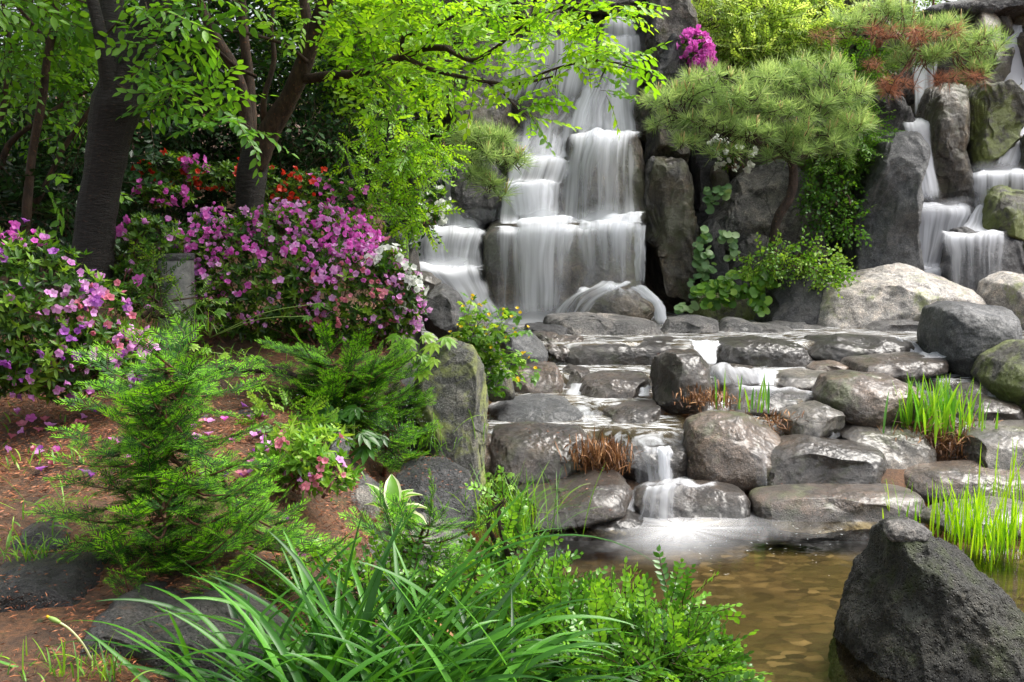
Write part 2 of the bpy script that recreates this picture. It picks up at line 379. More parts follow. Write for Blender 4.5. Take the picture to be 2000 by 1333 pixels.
rock('boulder', 'large rounded boulder with needles on top left of the dead brown tuft', [(950,870),(965,835),(1040,830),(1130,835),(1160,860),(1190,900),(1170,945),(1100,955),(990,945),(955,910)], 5.75,.28,'wet',.5,.65,.035, key='row2l')
rock('rock', 'dark wet ledge stone directly behind the small waterfall', [(1205,880),(1215,868),(1335,868),(1345,950),(1330,985),(1210,985)], 5.75,.2,'ledge',.2,.5,.02, key='ledge')
rock('rock', 'reddish stony bank piece at the foot of the lichen streaked upright rock', [(925,850),(960,845),(985,880),(990,960),(930,965)], 5.8,.2,'brown',.2,.7,.09)
# --- third row
rock('boulder', 'smooth blue-grey slab with yellow petals left of the stream steps', [(948,800),(990,780),(1060,775),(1100,780),(1135,800),(1140,835),(1090,850),(950,850)], 6.3,.3,'bank',.6,.7,.03)
rock('boulder', 'dark wet rounded boulder with water running over its shoulder', [(1122,765),(1140,738),(1180,728),(1262,728),(1275,750),(1268,785),(1220,800),(1150,798),(1128,785)], 6.75,.28,'wet',.4,.65,.045)
rock('boulder', 'tall dark rounded boulder standing in the middle of the stream', [(1270,735),(1280,698),(1310,684),(1360,686),(1382,715),(1390,760),(1375,800),(1310,808),(1275,790)], 6.45,.24,'wet',.15,.7,.03, key='midstand')
rock('boulder', 'low slanting rock with needles below the water ledge', [(1165,830),(1180,805),(1230,790),(1290,785),(1280,815),(1240,838),(1180,845)], 6.2,.22,'wet',.7,.6,.06,1)
rock('boulder', 'pale grey blocky boulder left of the big reddish one', [(1528,810),(1560,795),(1600,790),(1640,805),(1645,835),(1610,862),(1560,862),(1530,845)], 6.0,.2,'grey',.4,.6,.03,2)
rock('boulder', 'big smooth reddish-brown boulder behind the iris clump', [(1592,770),(1610,735),(1660,725),(1740,735),(1790,760),(1800,800),(1770,838),(1680,838),(1610,815)], 6.3,.32,'brown',.3,.75,.02)
rock('boulder', 'flat wet stone under the thin shelf of water', [(1395,790),(1420,760),(1500,758),(1590,765),(1600,795),(1500,805),(1400,805)], 6.6,.25,'wet',.6,.6,.04)
rock('boulder', 'flat pale stepping stone in the middle of the upper stream', [(1505,745),(1520,728),(1570,724),(1620,728),(1625,750),(1560,760),(1510,757)], 6.9,.2,'grey',.7,.6,.03)
rock('boulder', 'small dark rounded stone with white water either side', [(1385,745),(1392,718),(1430,712),(1475,718),(1480,745),(1440,765),(1395,762)], 6.9,.2,'wet',.5,.7,.05)
rock('boulder', 'small brown stone in front of the long dark water ledge', [(1578,720),(1590,708),(1630,706),(1655,715),(1650,730),(1590,732)], 7.1,.13,'brown',.6,.7,.05)
rock('boulder', 'flat wet rock with brown ridge near the big grey boulder', [(1645,725),(1655,702),(1700,698),(1790,692),(1835,698),(1840,725),(1780,740),(1680,738)], 7.0,.25,'wet',.7,.6,.05)
rock('boulder', 'square wet boulder at the right below the green-grey boulder', [(1870,810),(1880,785),(1930,776),(1975,785),(1985,815),(1975,842),(1880,842)], 6.3,.22,'wet',.4,.6,.03)
rock('boulder', 'small grey stone beside the small right-hand trickle', [(1860,775),(1885,750),(1920,748),(1950,765),(1945,785),(1880,790)], 6.6,.16,'grey',.5,.7,.03)
# --- fourth row, the long ledges
rock('rock', 'left half of the long dark ledge under the upper pool', [(1085,690),(1110,668),(1200,662),(1300,662),(1365,666),(1372,700),(1330,725),(1180,725),(1100,722)], 7.6,.32,'ledge',.15,.55,.04, key='ledgeL')
rock('rock', 'long dark wet ledge rock right of the white chute', [(1375,700),(1400,668),(1480,658),(1560,670),(1590,700),(1600,735),(1480,728),(1400,725)], 7.5,.32,'ledge',.15,.6,.05, key='ledgeR')
rock('rock', 'dark overhanging ledge rock ending in the thin side cascade', [(1560,690),(1590,662),(1700,658),(1760,664),(1800,690),(1790,705),(1700,712),(1600,730)], 7.5,.32,'ledge',.15,.6,.05)
rock('rock', 'rough rubble patch of small wet stones above the left ledge', [(1020,660),(1050,648),(1130,655),(1150,690),(1110,715),(1060,700),(1030,680)], 7.6,.28,'wet',.5,.8,.16)
rock('boulder', 'brown boulder with a carpet of needles below the yellow flowers', [(1002,745),(1010,718),(1050,708),(1085,712),(1100,745),(1095,775),(1050,782),(1008,778)], 6.9,.22,'brown',.45,.65,.05, key='needle3')
rock('rock', 'dark stone partly behind the yellow flowering plant', [(955,640),(990,635),(1040,655),(1070,690),(1060,730),(980,735),(950,700)], 7.3,.3,'bank',.2,.7,.05,2)
rock('rock', 'small needle strewn stone beside the running water', [(1095,725),(1110,712),(1150,722),(1165,740),(1140,765),(1100,765)], 7.0,.16,'wet',.5,.7,.07)
# --- stones on the upper pool
rock('rock_slab', 'long flat slab lying in front of the main waterfall', [(1068,630),(1080,616),(1150,613),(1230,620),(1280,628),(1292,650),(1270,662),(1110,662),(1080,648)], 8.2,.26,'slate',.7,.5,.025,1, cat='rock')
rock('rock_slab', 'short dark slab left of the long flat one', [(1020,650),(1025,634),(1080,631),(1115,634),(1118,660),(1040,662)], 8.1,.18,'dark',.5,.5,.02, cat='rock')
rock('rock', 'pale flat topped stone between the long slab and the jagged one', [(1290,650),(1305,622),(1350,616),(1395,624),(1400,648),(1340,660),(1298,662)], 8.2,.2,'slate',.6,.6,.03,1)
rock('rock', 'jagged low dark stone with a raised left point', [(1398,650),(1412,626),(1435,618),(1465,632),(1540,638),(1572,655),(1500,662),(1410,662)], 8.25,.2,'slate',.6,.6,.05,2)
rock('rock', 'flat layered stones lying in the pool before the pale boulder', [(1450,640),(1520,628),(1600,634),(1658,638),(1665,652),(1600,658),(1520,648)], 8.5,.18,'slate',.6,.6,.04,1)
rock('rock', 'low grey stone in the pool right of the pale boulder foot', [(1692,645),(1710,628),(1770,624),(1815,632),(1815,655),(1740,660),(1700,658)], 8.3,.18,'slate',.6,.6,.03)
# --- big rocks right
rock('boulder', 'huge pale beige boulder right of centre below the pillars', [(1572,655),(1580,600),(1600,560),(1690,530),(1755,520),(1830,538),(1890,565),(1908,590),(1900,640),(1850,665),(1650,670)], 8.9,.6,'pale',.55,.75,.035,2, ridgy=.025)
rock('boulder', 'dark grey pointed rock left of the pale boulder', [(1455,640),(1490,600),(1510,530),(1545,515),(1580,530),(1620,560),(1600,600),(1580,650),(1500,665)], 9.0,.4,'dark',.4,.65,.03,4)
rock('boulder', 'large grey oval boulder with a greenish right side', [(1808,650),(1820,600),(1850,588),(1920,592),(1960,600),(1980,640),(1975,690),(1930,745),(1860,740),(1815,700)], 7.2,.4,'bank',.1,.75,.03)
rock('boulder', 'mossy green boulder cut by the right edge of the picture', [(1920,740),(1940,700),(1990,668),(2080,660),(2100,840),(2000,840),(1950,800)], 6.5,.4,'mossy',.2,.75,.03)
rock('boulder', 'pale green-edged angular boulder at the right below the cascade', [(1925,600),(1935,550),(1965,532),(2010,538),(2060,550),(2060,660),(1960,655)], 8.6,.4,'pale',.3,.7,.03,2)
rock('boulder', 'mossy round stone under the round leaved plants', [(1345,610),(1360,575),(1400,560),(1460,580),(1480,620),(1440,650),(1370,650)], 9.3,.3,'mossy',.3,.75,.04)
# --- lava rock in the foreground
rock('boulder', 'large dark porous pyramid shaped rock standing in the pond at front right', [(1640,1310),(1665,1230),(1700,1130),(1722,1075),(1722,1035),(1745,1020),(1792,1022),(1818,1052),(1870,1082),(1940,1150),(2010,1220),(2060,1300),(2050,1400),(1800,1450),(1650,1390)], 3.55,.34,'lava',.25,.8,.035, n=150, freq=9, ridgy=.02, chip=.006, facets=0, seed=3, key='lava')
rock('stone', 'small pale knobbly stone on the peak of the dark pyramid boulder', [(1728,1042),(1738,1024),(1765,1016),(1795,1020),(1814,1036),(1806,1052),(1770,1058),(1738,1056)], 3.52,.06,'slate',.3,.75,.05,2,n=40)
# --- left bank rocks
rock('rock_pillar', 'tall upright rock with yellow-green lichen streaks on its right face', [(820,720),(840,680),(870,664),(925,678),(942,720),(946,800),(948,950),(930,985),(870,985),(840,900),(820,800)], 5.2,.2,'lichen',.1,.42,.03,4, cat='rock', key='pillar')
rock('rock', 'blue-grey flat faced rock behind the creeping yew', [(740,760),(780,718),(815,745),(835,800),(845,880),(850,960),(760,960),(735,860)], 5.35,.2,'bank',.1,.6,.025,3)
rock('rock', 'long leaning grey rock under the yellow flowers', [(895,640),(920,610),(945,620),(980,690),(1000,740),(1008,778),(960,785),(930,760),(905,700)], 6.2,.15,'cliff',.15,.6,.03,2)
rock('rock', 'dark angular rock above the yellow flowers', [(818,600),(840,570),(865,553),(895,575),(915,610),(920,650),(860,670),(825,650)], 6.9,.25,'dark',.3,.6,.03,4)
rock('rock', 'small rock with needles on top left of the falls', [(800,560),(815,530),(840,535),(862,552),(850,580),(810,590)], 7.4,.2,'grey',.5,.7,.06,2)
rock('rock', 'dark upright rock behind the white azalea flowers', [(740,490),(752,460),(775,452),(795,475),(795,530),(760,560),(742,540)], 7.6,.25,'dark',.1,.7,.03,2)
rock('rock', 'grey stone edge between the azalea and the left cascade', [(788,500),(810,470),(818,520),(815,600),(790,600)], 8.2,.3,'cliff',.1,.6,.05,1)
rock('boulder', 'round grey boulder with red needles beside the hosta', [(765,960),(775,915),(820,900),(870,903),(915,925),(935,970),(930,1020),(880,1040),(790,1020)], 4.35,.22,'porous',.45,.75,.035, key='needleball')
rock('boulder', 'pale grey boulder left of the hosta', [(602,975),(615,952),(660,940),(710,940),(742,965),(745,1000),(700,1022),(620,1015)], 4.2,.2,'slate',.45,.7,.03,1, key='palegrey')
rock('rock_slab', 'flat stone slab under the round needle-topped boulder', [(620,1060),(680,1015),(780,1010),(880,1025),(925,1055),(900,1100),(700,1110)], 4.05,.3,'slate',.6,.6,.03,1, cat='rock')
rock('boulder', 'dark stone behind the fir on the left slope', [(62,965),(90,930),(130,915),(200,925),(215,965),(190,990),(80,988)], 3.75,.18,'grime',.5,.7,.04, key='gl1')
rock('boulder', 'rounded dark stone left of the fir foot', [(32,1060),(60,1020),(110,1003),(180,1015),(205,1060),(190,1100),(60,1100)], 3.3,.2,'grime',.45,.7,.04, key='gl2')
rock('boulder', 'broad flat dark stone strewn with needles at the left edge', [(-80,1170),(-20,1120),(80,1100),(165,1098),(200,1150),(160,1230),(60,1262),(-80,1260)], 2.85,.24,'grime',.6,.65,.03, key='gl3')
rock('boulder', 'large dark rounded boulder under the grass clump at bottom left', [(172,1250),(200,1190),(245,1165),(330,1195),(420,1180),(520,1230),(560,1330),(500,1420),(300,1400),(200,1320)], 2.6,.3,'grime',.35,.7,.035, key='gl4')
rock('rock', 'flat blue-grey stone in the soil between the two yews', [(430,820),(450,800),(510,797),(545,815),(520,840),(450,840)], 4.5,.12,'bank',.8,.7,.03)
rock('rock', 'small grey stone beside the pink azalea sprig', [(632,880),(650,845),(670,848),(685,880),(670,905),(640,905)], 4.25,.1,'bank',.3,.7,.04,2)
# --- cliff of the main waterfall
W = 'rocks of the main waterfall'
rock('cliff_boulder', 'large rounded boulder behind the lowest curtain of the main waterfall', [(938,540),(945,455),(965,435),(1020,427),(1150,428),(1235,434),(1250,470),(1252,560),(1240,640),(1100,650),(980,650),(942,610)], 9.6,.5,'ochre',.1,.6,.025,2, cat='rock', group=W)
rock('cliff_boulder', 'small humped boulder at the foot of the main waterfall', [(1128,605),(1142,572),(1170,556),(1215,556),(1240,566),(1278,590),(1284,605),(1262,625),(1140,630)], 8.85,.25,'ochre',.5,.65,.03,2, cat='rock', group=W)
rock('cliff_boulder', 'tall block right of the second tier of the main waterfall', [(1092,440),(1095,330),(1105,270),(1140,258),(1235,260),(1252,330),(1262,440)], 10.05,.45,'ochre',.1,.55,.03,2, cat='rock', group=W)
rock('cliff_boulder', 'stepped block under the left middle tier of the main waterfall', [(982,440),(985,360),(1010,345),(1020,312),(1110,308),(1120,440)], 10.0,.4,'cliff',.15,.5,.03,2, cat='rock', group=W)
rock('cliff_boulder', 'dark leaning rock between the left cascade and the middle tier', [(868,320),(900,300),(960,310),(990,350),(985,430),(940,450),(895,440),(880,400)], 10.1,.35,'dark',.1,.6,.04,3, cat='rock', group=W)
rock('cliff_boulder', 'brown rock face above the left pine branch', [(860,310),(875,200),(930,170),(985,180),(1000,260),(990,320)], 10.5,.35,'ochre',.1,.6,.04,3, cat='rock', group=W)
rock('cliff_boulder', 'wet rock face behind the upper left water veil', [(900,190),(905,80),(960,50),(1040,55),(1060,150),(1050,220),(950,220)], 10.8,.3,'cliff',.1,.55,.04,3, cat='rock', group=W)
rock('cliff_boulder', 'rock face behind the diagonal flow of the main waterfall', [(985,320),(1010,210),(1060,170),(1120,180),(1120,290),(1080,330)], 10.6,.35,'cliff',.1,.6,.04,3, cat='rock', group=W)
rock('cliff_boulder', 'upper wet block behind the narrow top chute', [(1100,270),(1110,150),(1130,80),(1180,40),(1250,40),(1262,130),(1258,270)], 10.75,.4,'ochre',.1,.55,.03,2, cat='rock', group=W)
rock('cliff_boulder', 'small wet rock peeking through the top veil', [(1040,200),(1050,80),(1120,70),(1130,180)], 10.85,.3,'ochre',.1,.55,.04,2, cat='rock', group=W)
rock('cliff_boulder', 'rusty side face right of the upper chute', [(1225,280),(1230,200),(1262,180),(1285,220),(1282,300)], 10.5,.3,'ochre',.1,.55,.03,2, cat='rock', group=W)
rock('cliff_boulder', 'low wet ledge under the left cascade', [(800,530),(810,455),(850,445),(950,448),(950,540),(880,548)], 9.8,.35,'dark',.1,.55,.03,1, cat='rock', group=W)
rock('cliff_boulder', 'lowest wet ledge at the left foot of the falls', [(790,620),(800,520),(850,516),(940,525),(960,640),(860,650)], 9.4,.35,'dark',.1,.55,.03,1, cat='rock', group=W)
rock('cliff_boulder', 'dim wet rock behind the left cascade', [(790,450),(800,330),(860,310),(905,340),(920,450)], 10.3,.35,'dark',.1,.55,.04,1, cat='rock', group=W)
rock('rock_slab', 'flat capping slab above the top chute', [(1095,25),(1150,5),(1240,-10),(1245,22),(1200,32),(1150,30)], 10.7,.4,'cliff',.1,.5,.03,2, cat='rock', group=W)
C = 'upright stones of the cliff'
def col(label, poly, Y, D, m, **k): rock('rock_pillar', label, poly, Y, D, m, **{**dict(lean=.06, e=.42, rough=.035, facets=3, chip=.022, cat='rock', group=C), **k})
col('narrow grey upright stone right beside the top chute', [(1228,130),(1230,30),(1255,15),(1275,40),(1275,130)], 10.5,.2,'dark')
col('tallest grey column at the top between falls and bushes', [(1262,170),(1268,-40),(1345,-40),(1352,60),(1350,170)], 10.25,.3,'cliff')
col('pointed grey stone beside the magenta flowers', [(1272,180),(1280,110),(1310,68),(1335,85),(1345,130),(1342,180)], 10.0,.22,'slate')
col('rough upright stone under the left tip of the pine', [(1262,320),(1265,170),(1345,165),(1352,320)], 10.0,.25,'cliff', rough=.04)
col('broad brown upright stone right of the lowest curtain', [(1255,400),(1268,310),(1335,300),(1352,360),(1352,500),(1348,612),(1290,615),(1268,520)], 9.8,.35,'ochre')
col('pale jagged edge stone beside the middle tier', [(1250,420),(1255,330),(1275,300),(1300,330),(1290,430)], 9.75,.2,'slate', ridgy=.05)
col('dark recessed slab behind the hanging pine needles', [(1342,540),(1345,290),(1420,280),(1430,540)], 10.3,.25,'dark')
col('large dark leaning block with a pale edge behind the pine trunk', [(1385,430),(1400,380),(1460,330),(1500,320),(1545,330),(1555,400),(1530,470),(1440,500),(1400,480)], 9.85,.3,'slate', rough=.04, facets=5, lean=.2)
col('pale wedge shaped slab right of the pine trunk', [(1500,520),(1510,340),(1560,300),(1590,350),(1600,450),(1608,530)], 9.9,.3,'slate', facets=5)
col('low grey face below the leaning block', [(1415,560),(1425,470),(1480,440),(1540,460),(1550,560)], 9.75,.28,'slate', facets=4)
col('rounded upright stone between the round leaved plants', [(1372,550),(1375,450),(1395,435),(1410,450),(1425,560)], 9.6,.18,'dark', facets=1, e=.7)
col('dark stone in the shadow under the ivy', [(1595,560),(1600,420),(1640,380),(1680,420),(1680,560)], 10.2,.28,'dark')
col('big smooth pillar with an overhanging rounded head', [(1660,540),(1665,440),(1690,330),(1700,275),(1735,250),(1775,262),(1796,290),(1790,320),(1775,345),(1785,430),(1790,560),(1700,570)], 9.55,.4,'bank', e=.7, facets=2, seed=5)
col('black shadowed block behind the pillar head', [(1665,330),(1670,200),(1700,165),(1750,180),(1765,230),(1760,340)], 10.3,.35,'dark')
col('speckled dark pillar standing in the right waterfall', [(1798,380),(1800,230),(1815,185),(1845,172),(1878,182),(1885,260),(1888,400),(1840,415)], 10.1,.3,'ochre', e=.6)
col('wide mossy pillar right of the speckled one', [(1880,320),(1882,190),(1905,160),(1950,160),(1980,195),(1990,240),(1970,300),(1930,345),(1890,345)], 10.2,.32,'mossy', e=.6)
col('blocky stone step in the right waterfall', [(1888,415),(1892,345),(1930,335),(2010,335),(2020,415)], 10.0,.3,'cliff', e=.5)
col('mossy stone leaning at the right edge', [(1903,450),(1915,410),(1950,372),(1985,370),(2040,400),(2040,560),(1985,560),(1975,480)], 9.5,.3,'mossy', e=.65)
col('rounded block under the last veil of the right waterfall', [(1836,600),(1838,470),(1855,452),(1940,450),(1970,470),(1978,520),(1970,600)], 9.45,.3,'dark', e=.55, facets=1)
col('wet stone step under the right waterfall foot', [(1780,560),(1785,410),(1820,400),(1900,405),(1915,470),(1850,480),(1840,560)], 9.85,.25,'dark', e=.55, facets=1)
col('brown stone cut by the right edge beside the curved flow', [(1983,340),(1988,250),(2030,230),(2060,350)], 10.0,.3,'ochre')
col('square stone above the mossy pillar', [(1885,175),(1890,125),(1925,112),(1960,130),(1965,175)], 10.7,.25,'mossy')
col('rock face behind the thin upper veils', [(1690,240),(1695,80),(1760,70),(1800,110),(1812,240)], 10.75,.25,'cliff')
col('wide rock face behind the upper right veils', [(1790,220),(1795,90),(1880,75),(1965,90),(1975,220)], 11.0,.25,'cliff')
col('dark rock face behind the curved right flow', [(1950,260),(1952,40),(2050,35),(2060,260)], 11.0,.3,'ochre')
rock('rock_slab', 'long dark capping slab above the right waterfall', [(1775,45),(1780,25),(1860,10),(2060,-5),(2060,45),(1960,52),(1850,48)], 10.9,.5,'dark',.1,.5,.025,3, cat='rock')

# the shadowed rock mass between the upright stones
rng = np.random.default_rng(77)
gx = np.arange(-2.0, 6.2, .035); gz = np.arange(.3, 4.15, .035); A, B = np.meshgrid(gx, gz)
FW = .42
cp = np.stack([rng.uniform(-2.2, 6.4, 170), rng.uniform(.2, 4.3, 170)], -1); off = rng.uniform(0, .45, 170); tl = rng.normal(size=(170, 2))*.25
d2 = ((A[..., None]-cp[:, 0])*1.5)**2+((B[..., None]-cp[:, 1])*.75)**2; o2 = np.argsort(d2, -1)[..., :2]
s1, s2 = np.sqrt(np.take_along_axis(d2, o2, -1)).transpose(2, 0, 1); c_ = o2[..., 0]; edge = np.clip((s2-s1)/.09, 0, 1)
Yw = 10.95-FW*sstep(1.7, 2.0, A)*(1-sstep(3.6, 3.9, A))*(1-sstep(2.5, 2.8, B))-.3*edge**.6-off[c_]*.6-((A-cp[c_, 0])*tl[c_, 0]+(B-cp[c_, 1])*tl[c_, 1]); Yw = Yw+fbm(np.stack([A*5, Yw, B*5], -1), 4, 5)*.06
B = np.minimum(B, np.where(A > 4.15, 3.66, 9)+.05*noise(np.stack([A*3, 0*A, 0*A], -1), 2)); k = A.shape; idx = np.arange(A.size).reshape(k); q = np.stack([idx[:-1, :-1], idx[:-1, 1:], idx[1:, 1:], idx[1:, :-1]], -1).reshape(-1, 4)
tag(link(bpy.data.objects.new('cliff', rawmesh('cliff', np.stack([A, Yw, B], -1).reshape(-1, 3), q.ravel(), np.full(len(q), 4), RM['ochre']))), kind='structure')
# ---------------------------------------------------------------- water
def fallmat():
    m, n, l, b = mat('silky_water')
    n.remove(b); out = n['Material Output']
    uv = N(n, 'ShaderNodeUVMap').outputs[0]
    mp = N(n, 'ShaderNodeMapping'); l.new(uv, mp.inputs[0]); mp.inputs['Scale'].default_value = (1, .035, 1)
    s1 = noisenode(n, l, mp.outputs[0], 24, 4, .5, .1)
    mp2 = N(n, 'ShaderNodeMapping'); l.new(uv, mp2.inputs[0]); mp2.inputs['Scale'].default_value = (1, .12, 1)
    s2 = noisenode(n, l, mp2.outputs[0], 6, 3, .5, .3)
    f = N(n, 'ShaderNodeMath', operation='MULTIPLY_ADD'); l.new(s1.outputs['Fac'], f.inputs[0]); f.inputs[1].default_value = .42
    g = N(n, 'ShaderNodeMath', operation='MULTIPLY'); l.new(s2.outputs['Fac'], g.inputs[0]); g.inputs[1].default_value = .58; l.new(g.outputs[0], f.inputs[2])
    at = N(n, 'ShaderNodeAttribute', attribute_name='a')
    th = N(n, 'ShaderNodeMath', operation='MULTIPLY_ADD'); l.new(at.outputs['Fac'], th.inputs[0]); th.inputs[1].default_value = -.3; th.inputs[2].default_value = .62
    df = N(n, 'ShaderNodeMath', operation='SUBTRACT'); l.new(f.outputs[0], df.inputs[0]); l.new(th.outputs[0], df.inputs[1])
    cov = mrange(n, l, df.outputs[0], -.02, .24); fd = mrange(n, l, at.outputs['Fac'], .0, .5, 0, .55); amp = N(n, 'ShaderNodeMath', operation='MULTIPLY_ADD'); l.new(at.outputs['Fac'], amp.inputs[0]); amp.inputs[1].default_value = .4; l.new(fd, amp.inputs[2])
    base = N(n, 'ShaderNodeMath', operation='MULTIPLY_ADD'); l.new(cov, base.inputs[0]); base.inputs[1].default_value = .8; base.inputs[2].default_value = .14
    mx = N(n, 'ShaderNodeMath', operation='MULTIPLY', use_clamp=True); l.new(base.outputs[0], mx.inputs[0]); l.new(amp.outputs[0], mx.inputs[1])
    d = N(n, 'ShaderNodeBsdfDiffuse'); d.inputs[0].default_value = (.86, .88, .93, 1)
    t = N(n, 'ShaderNodeBsdfTranslucent'); t.inputs[0].default_value = (.86, .88, .93, 1)
    a = N(n, 'ShaderNodeMixShader'); a.inputs[0].default_value = .45; l.new(d.outputs[0], a.inputs[1]); l.new(t.outputs[0], a.inputs[2])
    tr = N(n, 'ShaderNodeBsdfTransparent'); mm = N(n, 'ShaderNodeMixShader')
    l.new(mx.outputs[0], mm.inputs[0]); l.new(tr.outputs[0], mm.inputs[1]); l.new(a.outputs[0], mm.inputs[2]); l.new(mm.outputs[0], out.inputs[0])
    return m
FALL = fallmat()
def mistmat():
    m, n, l, b = mat('mist'); n.remove(b); at = N(n, 'ShaderNodeAttribute', attribute_name='a'); d = N(n, 'ShaderNodeBsdfDiffuse'); d.inputs[0].default_value = (.85, .87, .9, 1); t = N(n, 'ShaderNodeBsdfTransparent')
    cl = N(n, 'ShaderNodeMath', operation='MULTIPLY', use_clamp=True); l.new(at.outputs['Fac'], cl.inputs[0]); cl.inputs[1].default_value = 1
    mm = N(n, 'ShaderNodeMixShader'); l.new(cl.outputs[0], mm.inputs[0]); l.new(t.outputs[0], mm.inputs[1]); l.new(d.outputs[0], mm.inputs[2]); l.new(mm.outputs[0], n['Material Output'].inputs[0]); return m
MIST = mistmat()
def fall(rows, seed=0, bulge=.06, edge=.14, top=.05, bot=.12, name='waterfall', lip=None, m=None):
    """rows: (v, uL, uR, Y, density)"""
    rows = np.array(rows, float); nv = 40; nu = 36
    C = crm(rows, nv); s = np.linspace(0, 1, nu); V = []; A = []; UV = []
    wavg = np.mean((rows[:, 2]-rows[:, 1]))*rows[0, 3]/FPX; ln = 0; prev = None
    lip = (rows[0, 2]-rows[0, 1])*.035+2 if lip is None else lip
    lv = lip*(.5*np.abs(2*s-1)**4+2.4*fbm(np.stack([s*3.5+seed*3.1, 0*s, 0*s], -1), seed, 3))
    for i in range(nv):
        v, uL, uR, Y, den = C[i]
        Yr = Y-bulge*np.sin(s*math.pi)
        p = P(uL+(uR-uL)*s, np.full(nu, v), 1.0)  # ray points, scaled out to each depth
        fu = 1-i/(nv-1); uu = uL+(uR-uL)*s+fbm(np.stack([s*4+seed, np.full(nu, i*.12), 0*s], -1), seed+8, 2)*4; p = np.stack([P(uu[j], v+lv[j]*fu, Yr[j]) for j in range(nu)])
        t = i/(nv-1)
        if prev is not None: ln += np.linalg.norm(p[nu//2]-prev)
        prev = p[nu//2]
        e = sstep(0, edge, s+.1*fbm(np.stack([np.full(nu, i*.16), s*4, 0*s], -1), seed+3, 3))*sstep(0, edge, 1-s+.1*fbm(np.stack([np.full(nu, i*.16), s*4+7, 0*s], -1), seed+5, 3)); e = e*sstep(0, .03, s)*sstep(0, .03, 1-s)
        a = den*e*(sstep(0, top, t) if top else 1)*(sstep(0, bot, 1-t) if bot else 1)
        V.append(p); A.append(a); UV.append(np.stack([s*wavg+seed*1.7, np.full(nu, ln)], -1))
    V = np.concatenate(V); A = np.concatenate(A); UV = np.concatenate(UV)
    idx = np.arange(nv*nu).reshape(nv, nu); q = np.stack([idx[:-1, :-1], idx[:-1, 1:], idx[1:, 1:], idx[1:, :-1]], -1).reshape(-1, 4)
    me = rawmesh(name, V, q.ravel(), np.full(len(q), 4), m or FALL, attrs={'a': A}, uv=UV)
    return tag(link(bpy.data.objects.new(name, me)), kind='structure')
# main fall, top to bottom
fall([(33,1178,1240,10.75,.9),(40,1174,1244,10.3,1.0),(90,1165,1252,10.25,.85)], 1, .03)
fall([(66,1160,1258,10.28,.9),(110,1158,1260,10.2,1.0),(180,1130,1248,10.1,.95),(258,1118,1255,9.95,.9),(268,1112,1255,9.62,.8)], 2, bot=.02)
fall([(60,960,1180,10.42,.8),(120,960,1175,10.32,.85),(230,950,1150,10.2,.6)], 3, top=.15, bot=.3)
fall([(75,900,1000,10.55,.25),(200,895,995,10.4,.35)], 4, top=.2, bot=.3)
fall([(180,1085,1200,10.15,.5),(230,1050,1170,10.1,.65),(270,1015,1130,10.05,.7),(305,1000,1120,9.9,.75),(318,995,1120,9.66,.7)], 5, bot=.02)
fall([(200,1010,1150,10.1,.6),(270,1000,1140,10.02,.65),(310,1000,1130,9.8,.6)], 35, bot=.05, top=.3)
fall([(250,1000,1110,10.1,.6),(308,985,1110,9.8,.7)], 36, bot=.05, top=.4)
fall([(150,1140,1215,10.0,.9),(200,1120,1200,9.98,.8),(258,1100,1200,9.9,.75)], 6, top=.3)
fall([(256,1118,1250,9.9,1.1),(266,1110,1252,9.6,1.15),(330,1100,1250,9.5,.6),(424,1090,1254,9.42,.6),(436,1085,1256,9.2,.6)], 7, bot=.02)
fall([(256,1140,1215,9.85,.9),(268,1138,1218,9.56,.9),(330,1125,1215,9.46,.6),(425,1110,1215,9.4,.35)], 8, top=.02)
fall([(306,1000,1125,9.95,1.0),(314,995,1125,9.65,1.1),(350,985,1110,9.55,.95),(362,975,1105,9.5,1.1),(424,968,1100,9.4,.85),(438,965,1105,9.2,.8)], 9, bot=.02)
fall([(358,985,1095,9.5,.9),(366,990,1090,9.42,1.05),(430,1000,1085,9.35,.85)], 10, top=.05)
fall([(424,950,1262,9.6,1.1),(434,945,1262,9.12,1.2),(470,942,1262,9.02,.55),(560,945,1262,8.98,.38),(632,950,1255,8.95,.5)], 11, bulge=.1, edge=.1)
fall([(428,1000,1130,9.4,1.0),(440,998,1130,9.03,.95),(520,1000,1120,8.93,.75),(630,1010,1110,8.88,.8)], 12)
fall([(430,1125,1240,9.3,.8),(445,1125,1240,9.04,.75),(540,1130,1235,8.95,.4),(600,1130,1235,8.9,.25)], 13)
fall([(436,1236,1262,9.15,.9),(500,1238,1262,9.0,.8),(560,1240,1258,8.95,.7)], 14, .02)
fall([(412,1190,1262,9.5,1.1),(420,1180,1262,9.3,1.1),(438,1170,1262,9.15,.9)], 15, top=.2)
# over the foot boulder
fall([(552,1140,1240,8.95,.9),(560,1130,1230,8.66,1.1),(585,1095,1175,8.62,.75),(632,1070,1140,8.6,.6)], 16, top=.15)
fall([(556,1150,1260,8.7,.8),(575,1150,1270,8.6,.35),(610,1140,1265,8.55,.12)], 17, top=.2, bot=.4)
fall([(560,1225,1262,8.85,.9),(580,1250,1285,8.75,1.05),(600,1270,1300,8.7,1.1),(640,1282,1312,8.65,1.0)], 18, .02)
